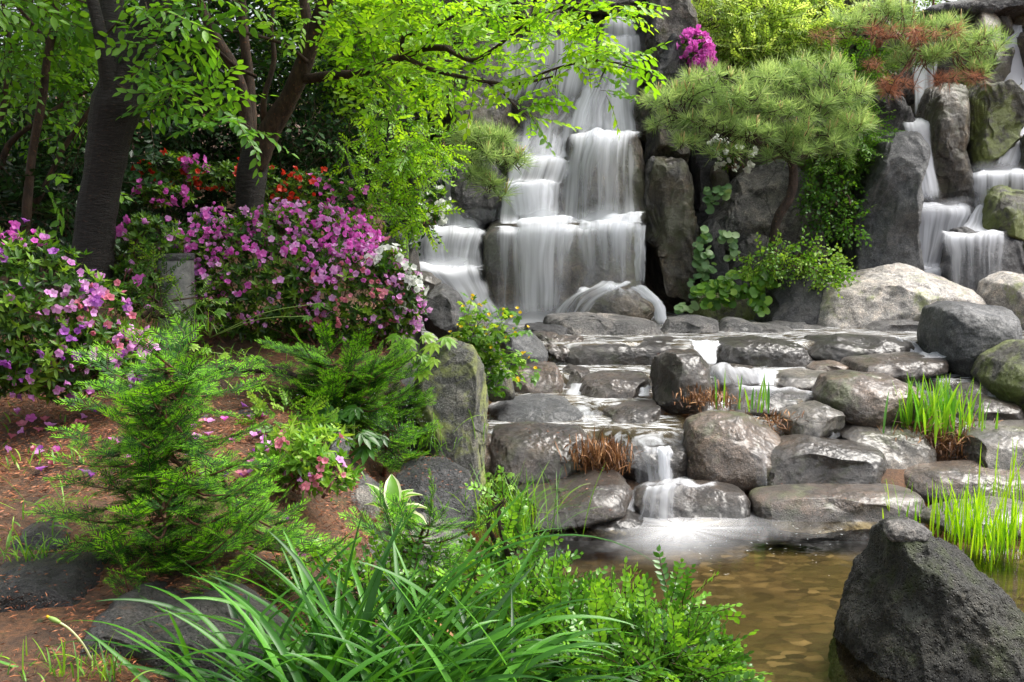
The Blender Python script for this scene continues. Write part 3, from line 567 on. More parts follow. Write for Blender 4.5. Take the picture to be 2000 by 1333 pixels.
# left cascade
fall([(330,845,905,10.15,.5),(345,845,915,9.9,.7),(400,835,935,9.85,.75),(445,815,955,9.75,.85),(456,810,955,9.5,.8)], 19, edge=.25, bot=.02)
fall([(310,870,985,10.0,.2),(440,880,985,9.7,.3)], 37, top=.3)
fall([(442,800,955,9.8,1.0),(452,798,955,9.42,1.1),(490,795,945,9.35,.8),(518,800,945,9.3,.9),(528,800,945,9.1,.8)], 20, edge=.08, bot=.02)
fall([(512,790,950,9.35,1.1),(522,790,950,9.0,1.2),(560,830,955,8.95,1.0),(625,870,985,8.9,.95)], 21, edge=.15)
fall([(600,940,1280,8.85,.15),(625,940,1280,8.8,.55),(642,940,1280,8.75,.7)], 22, top=.6, bot=.05, edge=.1)
# right waterfall
fall([(80,1765,1835,10.7,.8),(110,1772,1832,10.5,1.0),(160,1782,1828,10.4,1.0),(240,1784,1824,10.2,.95)], 23, .02)
fall([(85,1700,1765,10.6,.5),(135,1698,1762,10.5,.4)], 24, .02)
fall([(85,1830,1960,10.8,.6),(170,1820,1960,10.7,.5)], 25, .02)
fall([(225,1755,1820,10.3,.9),(240,1758,1820,9.95,1.1),(300,1772,1822,9.85,1.0),(405,1783,1845,9.65,.95)], 26, .03)
fall([(245,1790,1812,10.0,.9),(400,1786,1830,9.7,.7)], 27, .02)
fall([(398,1780,1880,9.85,1.0),(408,1782,1905,9.6,1.15),(450,1785,1890,9.55,.85),(545,1785,1845,9.45,.8)], 28)
fall([(515,1785,1845,9.5,.9),(530,1785,1845,9.4,1.1),(560,1785,1845,9.35,.9)], 29, .02)
fall([(45,1968,2000,10.75,.9),(80,1955,2002,10.65,1.1),(170,1958,2010,10.5,1.0),(230,1975,2015,10.3,1.0),(290,1955,2005,10.0,1.0),(340,1935,1990,9.75,1.0)], 30, .03, edge=.2)
fall([(332,1888,2040,9.9,1.0),(340,1886,2040,9.62,1.1),(380,1888,2040,9.6,.55),(412,1890,2040,9.58,.5)], 31, .03)
fall([(400,1905,1935,9.6,1.0),(440,1880,1925,9.5,1.0),(455,1860,1945,9.3,1.0)], 32, .02)
fall([(446,1836,1972,9.3,1.0),(456,1832,1976,9.1,1.05),(500,1832,1972,9.05,.5),(590,1836,1968,9.0,.4)], 33, .05)
# soft spray hanging at the foot of each tier
for k_, (u0, u1, v0, v1, Y_, a_) in enumerate([(930,1270,585,648,8.72,.55),(990,1115,395,436,9.28,.45),(1100,1250,395,434,9.26,.4),(830,950,420,452,9.7,.4),(795,945,490,524,9.28,.4),(1110,1250,236,264,9.95,.35),(995,1120,290,314,9.7,.35),(1780,1905,380,408,9.5,.4),(1885,2010,310,340,9.7,.35),(1785,1850,510,532,9.3,.4),(860,1000,590,640,8.85,.5),(1835,1975,560,590,8.95,.3)]):
    fall([(v0,u0,u1,Y_,.0),((v0+v1)/2,u0,u1,Y_,a_*.6),(v1-(v1-v0)*.15,u0,u1,Y_,a_),(v1+4,u0,u1,Y_,a_*.4)], 60+k_, .05, edge=.35, top=.3, bot=.25, name='spray', m=MIST)
# small cascade between the steps
fall([(872,1252,1314,5.62,.7),(880,1252,1314,5.48,.75),(905,1255,1315,5.46,.55),(950,1262,1320,5.42,.8)], 40, .02, bot=.03)
fall([(872,1282,1312,5.6,.9),(880,1282,1312,5.46,1.0),(950,1287,1312,5.41,1.0)], 41, .015, bot=.03)
fall([(878,1235,1262,5.5,.4),(950,1240,1265,5.45,.25)], 42, .01)
fall([(938,1240,1420,5.42,.8),(946,1235,1400,5.22,.8),(953,1240,1390,5.12,.25),(975,1240,1380,5.1,.05)], 43, .03, top=.2)
fall([(944,1255,1335,5.2,.9),(955,1256,1326,5.08,.8),(1018,1240,1325,5.04,.45)], 44, .02, bot=.02)
fall([(955,1205,1245,5.4,.5),(985,1200,1240,5.2,.8),(1005,1195,1245,5.15,.8)], 45, .02)
fall([(745,1112,1158,6.75,.9),(765,1105,1150,6.65,.95),(790,1098,1135,6.5,.9)], 46, .02)
fall([(752,1250,1275,6.5,.8),(775,1246,1270,6.4,.8)], 47, .01)
fall([(800,1135,1180,6.1,.5),(830,1140,1178,6.0,.6)], 48, .01)
fall([(664,1340,1420,7.5,.9),(680,1350,1405,7.25,1.0),(715,1362,1400,7.05,1.0)], 49, .02)
fall([(710,1385,1500,6.95,.7),(720,1380,1510,6.75,.75),(755,1385,1540,6.65,.55)], 50, .04)
fall([(725,1480,1520,6.8,1.0),(755,1478,1515,6.65,1.0)], 51, .01)
fall([(754,1440,1612,6.6,1.0),(758,1430,1612,6.45,.8),(768,1430,1605,6.38,.25),(795,1430,1600,6.3,.1)], 52, .02, top=.1)
fall([(660,1740,1790,7.5,.5),(680,1765,1800,7.3,.8),(695,1780,1815,7.2,.9)], 53, .01)
fall([(688,1790,1850,7.1,.9),(700,1800,1850,6.9,.7)], 54, .01)
fall([(758,1915,1945,6.6,.8),(780,1918,1950,6.4,.9)], 55, .01)
fall([(845,1622,1640,5.85,.6),(865,1620,1636,5.8,.6)], 56, .005)
fall([(880,1468,1500,5.5,.5),(955,1480,1500,5.42,.35)], 57, .01)
fall([(636,1200,1230,8.0,.0),(650,1205,1240,7.95,.5),(658,1205,1240,7.9,.6)], 58, .01)

# --- still and running water surfaces
def watermat(name, tint, foam_lo, foam_hi, foam_amt, streak=(1, 3, 1), bump=.25, rough=.08, fr=1.33, scale=5, murk=0.):
    m, n, l, b = mat(name); n.remove(b); out = n['Material Output']
    co = N(n, 'ShaderNodeNewGeometry').outputs['Position']
    mp = N(n, 'ShaderNodeMapping'); l.new(co, mp.inputs[0]); mp.inputs['Scale'].default_value = streak
    wv = noisenode(n, l, mp.outputs[0], scale, 4, .55, .4)
    bp = N(n, 'ShaderNodeBump'); bp.inputs['Strength'].default_value = bump; bp.inputs['Distance'].default_value = .03; l.new(wv.outputs['Fac'], bp.inputs['Height'])
    gl = N(n, 'ShaderNodeBsdfGlossy'); gl.inputs['Roughness'].default_value = rough; l.new(bp.outputs[0], gl.inputs['Normal'])
    tr = N(n, 'ShaderNodeBsdfTransparent'); tr.inputs[0].default_value = (*tint, 1)
    df = N(n, 'ShaderNodeBsdfDiffuse'); df.inputs[0].default_value = (tint[0]*.3, tint[1]*.28, tint[2]*.2, 1)
    mk = N(n, 'ShaderNodeMixShader'); mk.inputs[0].default_value = murk; l.new(tr.outputs[0], mk.inputs[1]); l.new(df.outputs[0], mk.inputs[2])
    f = N(n, 'ShaderNodeFresnel'); f.inputs['IOR'].default_value = fr; l.new(bp.outputs[0], f.inputs['Normal'])
    a = N(n, 'ShaderNodeMixShader'); l.new(f.outputs[0], a.inputs[0]); l.new(mk.outputs[0], a.inputs[1]); l.new(gl.outputs[0], a.inputs[2])
    wh = N(n, 'ShaderNodeBsdfDiffuse'); wh.inputs[0].default_value = (.8, .82, .85, 1)
    fo = noisenode(n, l, mp.outputs[0], scale*1.7, 5, .6, 1.2)
    at = N(n, 'ShaderNodeAttribute', attribute_name='a')
    ff = mrange(n, l, fo.outputs['Fac'], foam_lo, foam_hi, 0, foam_amt)
    s = N(n, 'ShaderNodeMath', operation='MULTIPLY', use_clamp=True); l.new(ff, s.inputs[0]); l.new(at.outputs['Fac'], s.inputs[1])
    o = N(n, 'ShaderNodeMixShader'); l.new(s.outputs[0], o.inputs[0]); l.new(a.outputs[0], o.inputs[1]); l.new(wh.outputs[0], o.inputs[2])
    l.new(o.outputs[0], out.inputs[0]); return m
POND = watermat('pond_water', (.88, .79, .58), .5, .8, 0, (1.2, 1.8, 1), .1, .07, 1.42, 2.6, .0)
STREAM = watermat('stream_water', (.7, .6, .45), .44, .72, .8, (1, 2.6, 1), .35, .12, 1.33, 4, .2)
def sheet(name, poly, z, m, step=.08, a=None, kind='structure'):
    """flat water surface filling a world xy polygon bounding box grid"""
    x0, y0, x1, y1 = poly; gx = np.arange(x0, x1+step, step); gy = np.arange(y0, y1+step, step)
    A, B = np.meshgrid(gx, gy); k = A.shape; idx = np.arange(A.size).reshape(k)
    q = np.stack([idx[:-1, :-1], idx[:-1, 1:], idx[1:, 1:], idx[1:, :-1]], -1).reshape(-1, 4)
    V = np.stack([A, B, np.full(k, z) if np.isscalar(z) else z(A, B)], -1).reshape(-1, 3)
    al = np.ones(A.size) if a is None else a(A, B).ravel()
    me = rawmesh(name, V, q.ravel(), np.full(len(q), 4), m, attrs={'a': al})
    return tag(link(bpy.data.objects.new(name, me)), kind=kind)
sheet('pond_water', (-.5, .5, 6, 5.6), 0.0, POND, .25)
lvl = lambda y: np.interp(y, [5.5, 5.62, 6.15, 6.3, 6.6, 6.75, 7.4, 7.55, 9.9], [.3, .33, .345, .38, .40, .5, .53, .645, .655])
# stream surfaces, one per step
def reg(x0, y0, x1, y1, z, a=1.0, nm='stream_water'):
    f = lambda A, B: a*sstep(0, .1, A-x0)*sstep(0, .1, x1-A)*np.ones_like(A)
    zf = lambda A, B: z-.3*(1-sstep(0, .16, B-y0-.05*noise(np.stack([A*4, 0*A, 0*A], -1), int(z*100))-.04))+.006*fbm(np.stack([A*5, B*9, 0*A], -1), 3, 2)
    sheet(nm, (x0, y0, x1, y1), zf, STREAM, .035, f)
reg(-.25, 5.62, 1.05, 6.25, .335)
reg(1.05, 5.85, 3.6, 6.35, .31, .5)
reg(-.2, 6.2, 1.9, 6.9, .40)
reg(1.0, 6.62, 3.9, 7.2, .475, .9)
reg(-.9, 7.25, 4.6, 9.9, .652, .7)
reg(-.15, 6.75, 2.2, 7.3, .50, .9)
# pond bed of pebbles
bm_, n, l, b = mat('pebble_bed')
co = N(n, 'ShaderNodeNewGeometry').outputs['Position']
mp = N(n, 'ShaderNodeMapping'); l.new(co, mp.inputs[0]); mp.inputs['Scale'].default_value = (.62, 1, 1)
vo = N(n, 'ShaderNodeTexVoronoi'); vo.inputs['Scale'].default_value = 23; l.new(mixc(n, l, .06, mp.outputs[0], noisenode(n, l, co, 9, 3).outputs['Color']), vo.inputs['Vector'])
rp = ramp(n, [(0, (.022, .018, .012)), (.35, (.06, .048, .03)), (.7, (.13, .103, .06)), (1, (.3, .25, .165))]); l.new(vo.outputs['Color'], rp.inputs[0])
dk = mrange(n, l, vo.outputs['Distance'], .2, .8, 1.1, .75)
c2 = mixc(n, l, 1, rp.outputs[0], dk, 'MULTIPLY')
big = noisenode(n, l, co, 1.3, 3); c3 = mixc(n, l, mrange(n, l, big.outputs['Fac'], .4, .65), c2, (.06, .055, .025)); l.new(c3, b.inputs['Base Color'])

bp = N(n, 'ShaderNodeBump'); bp.inputs['Strength'].default_value = .15; bp.inputs['Distance'].default_value = .02; bp.invert = True; l.new(vo.outputs['Distance'], bp.inputs['Height']); l.new(bp.outputs[0], b.inputs['Normal'])
o = sheet('pond_bed', (-.6, .4, 6.2, 5.7), -.16, bm_, .5)
# blurred foam below the small fall
fm, n, l, b = mat('foam'); n.remove(b); out = n['Material Output']
uvn = N(n, 'ShaderNodeUVMap').outputs[0]
mp = N(n, 'ShaderNodeMapping'); l.new(uvn, mp.inputs[0]); mp.inputs['Scale'].default_value = (1, .12, 1)
no = noisenode(n, l, mp.outputs[0], 2.2, 4, .6, .5); at = N(n, 'ShaderNodeAttribute', attribute_name='a')
mu = N(n, 'ShaderNodeMath', operation='MULTIPLY', use_clamp=True); l.new(mrange(n, l, no.outputs['Fac'], .3, .7, .55, 1.1), mu.inputs[0]); l.new(at.outputs['Fac'], mu.inputs[1])
d = N(n, 'ShaderNodeBsdfDiffuse'); d.inputs[0].default_value = (.8, .8, .82, 1); t = N(n, 'ShaderNodeBsdfTransparent'); mm = N(n, 'ShaderNodeMixShader')
l.new(mu.outputs[0], mm.inputs[0]); l.new(t.outputs[0], mm.inputs[1]); l.new(d.outputs[0], mm.inputs[2]); l.new(mm.outputs[0], out.inputs[0])
c = G(1285, 1016, .006); nr, na = 30, 64; V = []; A = []; UV = []
for i in range(nr):
    for j in range(na):
        r_ = i/(nr-1); th = j/(na-1)*2*math.pi; R0 = .66*(1+.25*math.sin(th*3+1))
        V.append((c[0]+.1+math.cos(th)*r_*R0*.95, c[1]-.12+math.sin(th)*r_*R0*.85, .005)); A.append(.62*(1-r_)**1.7); UV.append((th*1.6, r_*2))
idx = np.arange(nr*na).reshape(nr, na); q = np.stack([idx[:-1, :-1], idx[1:, :-1], idx[1:, 1:], idx[:-1, 1:]], -1).reshape(-1, 4)
tag(link(bpy.data.objects.new('foam', rawmesh('foam', V, q.ravel(), np.full(len(q), 4), fm, attrs={'a': A}, uv=UV))), kind='structure')

rngp = np.random.default_rng(44); b_ = Buf() ; PET = []
for k in range(70):
    u = rngp.uniform(1330, 1650); v = 1025+abs(rngp.normal())*45; g = G(u, v, .006); PET.append(g)
FLECK = np.array(PET)
# ---------------------------------------------------------------- foliage materials
def leafmat(name, stops, trans=.45, rough=.42, tint=(1.25, 1.15, .6), spec=.5):
    m, n, l, b = mat(name); out = n['Material Output']
    at = N(n, 'ShaderNodeAttribute', attribute_name='r'); rp = ramp(n, stops); l.new(at.outputs['Fac'], rp.inputs[0])
    l.new(rp.outputs[0], b.inputs['Base Color']); b.inputs['Roughness'].default_value = rough; b.inputs['Specular IOR Level'].default_value = spec
    if trans:
        t = N(n, 'ShaderNodeBsdfTranslucent'); l.new(mixc(n, l, 1, rp.outputs[0], tint, 'MULTIPLY'), t.inputs[0])
        x = N(n, 'ShaderNodeMixShader'); x.inputs[0].default_value = trans; l.new(b.outputs[0], x.inputs[1]); l.new(t.outputs[0], x.inputs[2]); l.new(x.outputs[0], out.inputs[0])
    return m
def barkmat(name, c1, c2, ring=1, rough=.7):
    m, n, l, b = mat(name); co = N(n, 'ShaderNodeNewGeometry').outputs['Position']
    mp = N(n, 'ShaderNodeMapping'); l.new(co, mp.inputs[0]); mp.inputs['Scale'].default_value = (1, 1, ring)
    t = noisenode(n, l, mp.outputs[0], 22, 8, .75, .3); rp = ramp(n, [(.34, c1), (.52, c2), (.7, tuple(min(1, x*2.0) for x in c2))]); l.new(t.outputs['Fac'], rp.inputs[0])
    mp2 = N(n, 'ShaderNodeMapping'); l.new(co, mp2.inputs[0]); mp2.inputs['Scale'].default_value = (1, 1, max(1, ring))
    t2_ = noisenode(n, l, mp2.outputs[0], 55, 3, .6); fl = mrange(n, l, t2_.outputs['Fac'], .63, .68, 0, .8 if ring > 2 else .4)
    l.new(mixc(n, l, fl, rp.outputs[0], (c2[0]*6, c2[1]*3.4, c2[2]*2)), b.inputs['Base Color']); b.inputs['Roughness'].default_value = rough; b.inputs['Specular IOR Level'].default_value = .25
    bp = N(n, 'ShaderNodeBump'); bp.inputs['Strength'].default_value = 1; bp.inputs['Distance'].default_value = .02; l.new(t.outputs['Fac'], bp.inputs['Height']); l.new(bp.outputs[0], b.inputs['Normal'])
    return m
M = {}
M['spring'] = leafmat('spring_leaf', [(0, (.07, .2, .01)), (.5, (.17, .4, .014)), (1, (.33, .58, .025))], .55)
M['tree'] = leafmat('tree_leaf', [(0, (.03, .1, .012)), (.5, (.075, .22, .018)), (1, (.18, .4, .025))], .5)
M['deep'] = leafmat('deep_green_shaded_leaf', [(0, (.005, .018, .006)), (.5, (.013, .042, .011)), (1, (.035, .1, .022))], .2, .32, spec=.3)  # evergreen colour, lowered further so gaps in the grove read as shade
M['shade'] = leafmat('shade_darkened_leaf', [(0, (.006, .022, .006)), (.5, (.016, .055, .01)), (1, (.05, .15, .02))], .25, .5, spec=.2)  # darkened copy of the tree leaf; the grove's shade is in its colour
M['azl'] = leafmat('azalea_leaf', [(0, (.02, .06, .01)), (.5, (.06, .16, .014)), (1, (.2, .36, .03))], .45)
M['yew'] = leafmat('yew_needle', [(0, (.012, .05, .01)), (.4, (.03, .11, .015)), (.58, (.12, .36, .015)), (1, (.24, .55, .025))], .4, .55, spec=.25)
M['pine'] = leafmat('pine_needle', [(0, (.12, .21, .06)), (.5, (.27, .4, .13)), (1, (.5, .62, .25))], .5, .5, (1.1, 1.1, .8))
M['pinedead'] = leafmat('dead_pine_needle', [(0, (.3, .11, .06)), (1, (.55, .24, .14))], .3, .6, (1, 1, 1))
M['candle'] = leafmat('pine_candle', [(0, (.4, .26, .1)), (1, (.6, .45, .2))], .2, .6, (1, 1, 1))
M['blade'] = leafmat('daylily_blade', [(0, (.014, .06, .01)), (.5, (.038, .14, .016)), (1, (.1, .3, .03))], .4, .35, spec=.35)
M['iris'] = leafmat('iris_blade', [(0, (.05, .2, .05)), (.5, (.15, .4, .03)), (1, (.36, .6, .03))], .45, .35)
M['grass'] = leafmat('fine_grass', [(0, (.05, .15, .015)), (.5, (.12, .32, .02)), (1, (.28, .5, .03))], .45)
M['reed'] = leafmat('pond_reed', [(0, (.12, .32, .01)), (.5, (.28, .55, .01)), (1, (.45, .7, .03))], .5)
M['coto'] = leafmat('small_oval_leaf', [(0, (.03, .1, .015)), (.5, (.08, .23, .02)), (1, (.22, .46, .035))], .4, .28)
M['lush'] = leafmat('lush_leaf', [(0, (.06, .17, .015)), (.5, (.14, .33, .025)), (1, (.32, .5, .06))], .45)
M['round'] = leafmat('round_leaf', [(0, (.07, .17, .05)), (.5, (.17, .32, .11)), (1, (.36, .5, .22))], .3)
M['pale'] = leafmat('pale_spring_leaf', [(0, (.22, .38, .05)), (.5, (.42, .6, .12)), (1, (.6, .75, .28))], .5)
M['cream'] = leafmat('cream_leaf_edge', [(0, (.55, .6, .35)), (1, (.7, .72, .5))], .35)
M['straw'] = leafmat('dead_brown_blade', [(0, (.05, .02, .008)), (.5, (.2, .085, .03)), (1, (.42, .22, .09))], .2, .6, (1, 1, 1))
M['needle'] = leafmat('fallen_needle', [(0, (.1, .03, .015)), (.5, (.24, .075, .03)), (1, (.38, .15, .06))], 0, .6)
def petal(name, a, b_): return leafmat(name, [(0, a), (1, b_)], .45, .5, (1, 1, 1))
M['magenta'] = petal('magenta_petal', (.6, .07, .46), (.88, .24, .74))
M['pink'] = petal('mauve_pink_petal', (.6, .2, .55), (.85, .48, .82))
M['rose'] = petal('faded_rose_petal', (.5, .1, .16), (.75, .3, .38))
M['violet'] = petal('violet_petal', (.28, .05, .35), (.5, .18, .62))
M['red'] = petal('red_petal', (.5, .02, .01), (.75, .07, .03))
M['white'] = petal('white_petal', (.7, .72, .68), (.85, .86, .82))
M['yellow'] = petal('yellow_petal', (.75, .48, .01), (.9, .65, .02))
M['bark'] = barkmat('dark_wet_bark', (.006, .005, .005), (.02, .017, .016), 5, .5)
M['bark2'] = barkmat('brown_rough_bark', (.012, .008, .006), (.045, .028, .018), .35, .75)
M['pinebark'] = barkmat('pine_bark', (.015, .01, .008), (.05, .035, .028), .4, .75)
M['redbark'] = barkmat('reddish_bark', (.05, .025, .018), (.15, .07, .045), .4, .75)
M['twig'] = barkmat('twig', (.02, .013, .008), (.06, .04, .025), 1, .7)
M['gstem'] = leafmat('green_stem', [(0, (.1, .2, .03)), (1, (.25, .35, .08))], 0, .5)

# ---------------------------------------------------------------- templates: (V, loops, sizes, mats, r)
def tpl(V, F, m=0, r=0.):
    L = np.concatenate([np.array(f) for f in F]); S = np.array([len(f) for f in F])
    V = np.array(V, float); return (V, L, S, np.full(len(F), m), np.full(len(V), float(r)))
def leafT(L, W, fold=.12, droop=.15, m=0, r=0.):
    V = [(0, 0, 0), (.27, .42*W/L, .02), (.6, .44*W/L, -droop*.3), (1, 0, -droop), (.6, -.44*W/L, -droop*.3), (.27, -.42*W/L, .02), (.45, 0, -fold*W/L)]
    return tpl(np.array(V)*L, [(0, 6, 2, 1), (6, 3, 2), (0, 5, 4, 6), (6, 4, 3)], m, r)
def leafS(L, W, fold=.15, m=0, r=0.):
    return tpl(np.array([(0, 0, 0), (.45, W/L/2, .05), (1, 0, -.1), (.45, -W/L/2, .05)])*L, [(0, 2, 1), (0, 3, 2)], m, r)
def needleT(L, W, m=0, r=0.):
    return tpl(np.array([(0, 0, 0), (.4, W/L/2, 0), (1, 0, 0), (.4, -W/L/2, 0)])*L, [(0, 3, 2, 1)], m, r)
def compose(parts):
    b = Buf()
    for T, rot, pos, s, a in parts: b.scatter(T, np.array([pos], float), np.array([rot], float), s, np.array([a]))
    return tuple(b.cat())
def rotm(d, up=(0, 0, 1), roll=0.): return frames(np.array([d], float), np.array([up], float), np.array([roll]))[0]
def tubeT(pts, rad, sides=3, m=1, r=.5, n=None):
    b = Buf(); tube(b, pts, rad, n or len(pts)+1, sides, m, cap=False, a=r); return tuple(b.cat())
I3 = np.eye(3)
def sprayT(seed, L=.3, nl=10, leaf=None, ang=55, droop=.25, hang=.25, twigr=.0016, tipb=.25, pairs=False, zig=.1, side=0):
    rng = np.random.default_rng(seed); parts = []
    f = lambda t: np.array([L*t, L*zig*math.sin(t*7+seed)*.25, -droop*L*t*t])
    parts.append((tubeT([f(t) for t in (0, .35, .7, 1)], [twigr*1.5, twigr*1.2, twigr, twigr*.5]), I3, (0, 0, 0), 1, 0))
    for i in range(nl):
        t = (i+1)/nl*.96+.02
        for s in ((1, -1) if pairs else ((1 if i % 2 else -1),)):
            a = R(ang+rng.uniform(-15, 15))*(1-.75*(t > .93)); d = (math.cos(a), s*math.sin(a), -hang+rng.uniform(-.25, .2))
            parts.append((leaf, rotm(d, (rng.uniform(-.35, .35), rng.uniform(-.35, .35), 1), rng.uniform(-.4, .4)), f(t), rng.uniform(.75, 1.15)*(1-.25*(t > .9)), rng.uniform(-.12, .12)+tipb*(t-.5)))
    for k in range(side):
        t = rng.uniform(.25, .7); s = 1 if k % 2 else -1
        sub = sprayT(seed*7+k, L*.5, max(3, nl//2), leaf, ang, droop, hang, twigr*.7, tipb, pairs, zig, 0)
        parts.append((sub, rotm((.7, s*.7, -.1)), f(t), 1, 0))
    return compose(parts)
def rosetteT(seed, n=7, leaf=None, open_=.55, twig=.05):
    rng = np.random.default_rng(seed); parts = [(tubeT([(-twig, 0, 0), (-twig*.4, 0, 0), (0, 0, 0)], [.0018, .0014, .001]), I3, (0, 0, 0), 1, 0)]
    for i in range(n):
        th = i*2.4+rng.uniform(-.3, .3); o = open_+rng.uniform(-.2, .35)
        d = (1-o, o*math.cos(th), o*math.sin(th)); parts.append((leaf, rotm(d, (1, 0, .01), rng.uniform(-.3, .3)), (0, 0, 0), rng.uniform(.7, 1.15), rng.uniform(-.15, .15)))
    return compose(parts)
def yewT(seed, L=.14, pairs=18, nl=.029, w=.0052, side=4):
    rng = np.random.default_rng(seed); parts = []
    nd = needleT(nl, w)
    def axis(o, d, LL, np_, r0):
        d = np.array(d); parts.append((tubeT([(0, 0, 0), (LL*.5, 0, .0), (LL, 0, 0)], [.0014, .001, .0006]), rotm(d), o, 1, 0))
        sx = rotm(d)
        for i in range(np_):
            t = (i+.6)/np_
            for s in (1, -1):
                a = R(62-18*t+rng.uniform(-9, 9)); q = sx@np.array([math.cos(a), s*math.sin(a), rng.uniform(-.02, .28)])
                br = r0+.46*sstep(.38, .55, t)+rng.uniform(-.06, .06)
                parts.append((nd, rotm(q, (rng.uniform(-.3, .3), rng.uniform(-.3, .3), 1)), np.array(o)+sx@np.array([LL*t, 0, 0]), (1-.45*t**3)*rng.uniform(.85, 1.1), br))
    axis((0, 0, 0), (1, 0, 0), L, pairs, .2)
    for k in range(side):
        s = 1 if k % 2 else -1; t = .2+.5*k/max(1, side-1)
        axis((L*t, 0, 0), (.75, .65*s, rng.uniform(-.05, .15)), L*(.62-.2*t), int(pairs*.55), .24)
    return compose(parts)
def pineT(seed, n=38, L=.145, w=.0048, candle=True, m=0, spread=(8, 92)):
    rng = np.random.default_rng(seed); parts = []
    for i in range(n):
        a = R(rng.uniform(*spread)); th = rng.uniform(0, 2*math.pi); d = (math.cos(a), math.sin(a)*math.cos(th), math.sin(a)*math.sin(th))
        parts.append((needleT(L*rng.uniform(.75, 1.1), w, m), rotm(d, (0, rng.normal(), rng.normal())), (rng.uniform(-.04, .01), 0, 0), 1, rng.uniform(.2, .8)))
    parts.append((tubeT([(-.07, 0, 0), (-.03, 0, 0), (.005, 0, 0)], [.004, .0035, .002], 4, 1), I3, (0, 0, 0), 1, 0))
    return compose(parts)
def flowerT(seed, pl=.036, pw=.02, open_=.8, n=5, m=0):
    rng = np.random.default_rng(seed); parts = []
    a = open_
    V = np.array([(0, 0, 0), (.32, .2, .0), (.72, .56, .09), (1.02, .18, -.02), (.72, -.56, .07), (.32, -.2, .0), (.98, -.2, .03)]); V[:, 2] *= pl; zz_ = V[:, 2].copy(); V[:, 0] *= pl; V[:, 1] *= pw
    x = V[:, 0].copy(); bend = a*np.clip(x/pl, 0, 1)**1.2
    V2 = np.stack([x*np.cos(bend*.9), V[:, 1], x*np.sin(bend)+zz_], -1)
    pt = tpl(V2, [(0, 5, 1), (1, 5, 4, 2), (2, 4, 6, 3)], m)
    for i in range(n):
        th = i*2*math.pi/n+rng.uniform(-.12, .12); c, s_ = math.cos(th), math.sin(th)
        parts.append((pt, np.array([[1, 0, 0], [0, c, -s_], [0, s_, c]]), (0, 0, 0), rng.uniform(.88, 1.1), rng.uniform(.1, .7)))
    return compose(parts)

# ---------------------------------------------------------------- placing
def inside(rng, n, rad, shell=.6):
    d = norm(rng.normal(size=(n, 3))); return d*(rng.random(n)**(1/3*shell+.0))[:, None]*np.array(rad), d
def leafy(buf, temps, clumps, seed, s=(.8, 1.2), out=.6, up=.9, droop=0., shell=.6, cut=None, vr=(0, 1), world=False, grad=.0, flat=1.):
    """fill ellipsoid clumps (u, v, ru, rv, Y, rY, n) with copies of the templates"""
    rng = np.random.default_rng(seed)
    for c in clumps:
        if world: ctr, rad, n = np.array(c[:3], float), np.array(c[3:6]), int(c[6])
        else: u, v, ru, rv, Y, rY, n = c; ctr = P(u, v, Y); rad = np.array([ru*Y/FPX, rY, rv*Y/FPX]); n = int(n)
        off, d = inside(rng, n, rad, shell)
        pos = ctr+off
        dirs = norm(out*norm(off/rad)*np.array([1, 1, .6])+(1-out)*rng.normal(size=(n, 3))+np.array([0, 0, -droop]))
        dirs = norm(dirs*np.array([1, 1, flat]))
        upv = norm(np.array([0, 0, up])+(1-up+.25)*rng.normal(size=(n, 3)))
        rot = frames(dirs, upv); sc_ = rng.uniform(*s, n); var = rng.uniform(*vr, n)+grad*off[:, 2]/rad[2]
        w_ = rng.integers(0, len(temps), n)
        if cut is not None: k = cut(pos); pos, rot, sc_, var, w_ = pos[k], rot[k], sc_[k], var[k], w_[k]
        for i, T in enumerate(temps):
            q = w_ == i; buf.scatter(T, pos[q], rot[q], sc_[q], var[q])
def px3(pts): return np.array([P(u, v, Y) for u, v, Y in pts])
def limb(name, pts, radpx, m, parent, rough=.12, seed=1, sides=14, n=None, extra=()):
    """a limb through (u, v, Y) with half widths in pixels; extra limbs share the mesh"""
    b = Buf()
    for pp, rr in [(pts, radpx)]+list(extra):
        w_ = px3(pp); r = np.array([x*y[2]/FPX for x, y in zip(rr, pp)])
        tube(b, w_, r, n or 14*(len(pp)-1), sides, 0, rough, seed)
    return b.build(name, [m], parent)
def parent_keep(o, p): o.parent = p; o.matrix_parent_inverse = Matrix.Translation(-p.location)
def attach(root, *obs):
    for o in obs:
        if o is None: continue
        o.parent = root; o.location = o.location-root.location if o.type != 'EMPTY' else o.location
    return root
def twigs(buf, src, clumps, seed, r0=.008, m=0, per=3):
    """thin branches from a limb point list to the clumps"""
    rng = np.random.default_rng(seed); src = np.array(src)
    for u, v, ru, rv, Y, rY, n in clumps:
        c = P(u, v, Y); rad = np.array([ru*Y/FPX, rY, rv*Y/FPX])
        for k in range(per):
            e = c+rng.uniform(-.75, .75, 3)*rad; s_ = src[np.argmin(np.linalg.norm(src-e, axis=1)+rng.random(len(src))*.15)]
            mid = (s_+e)/2+rng.normal(size=3)*.05*np.linalg.norm(e-s_)+np.array([0, 0, .06*np.linalg.norm(e-s_)])
            tube(buf, [s_, mid, e], [r0, r0*.6, r0*.2], 8, 5, m, .1, seed)

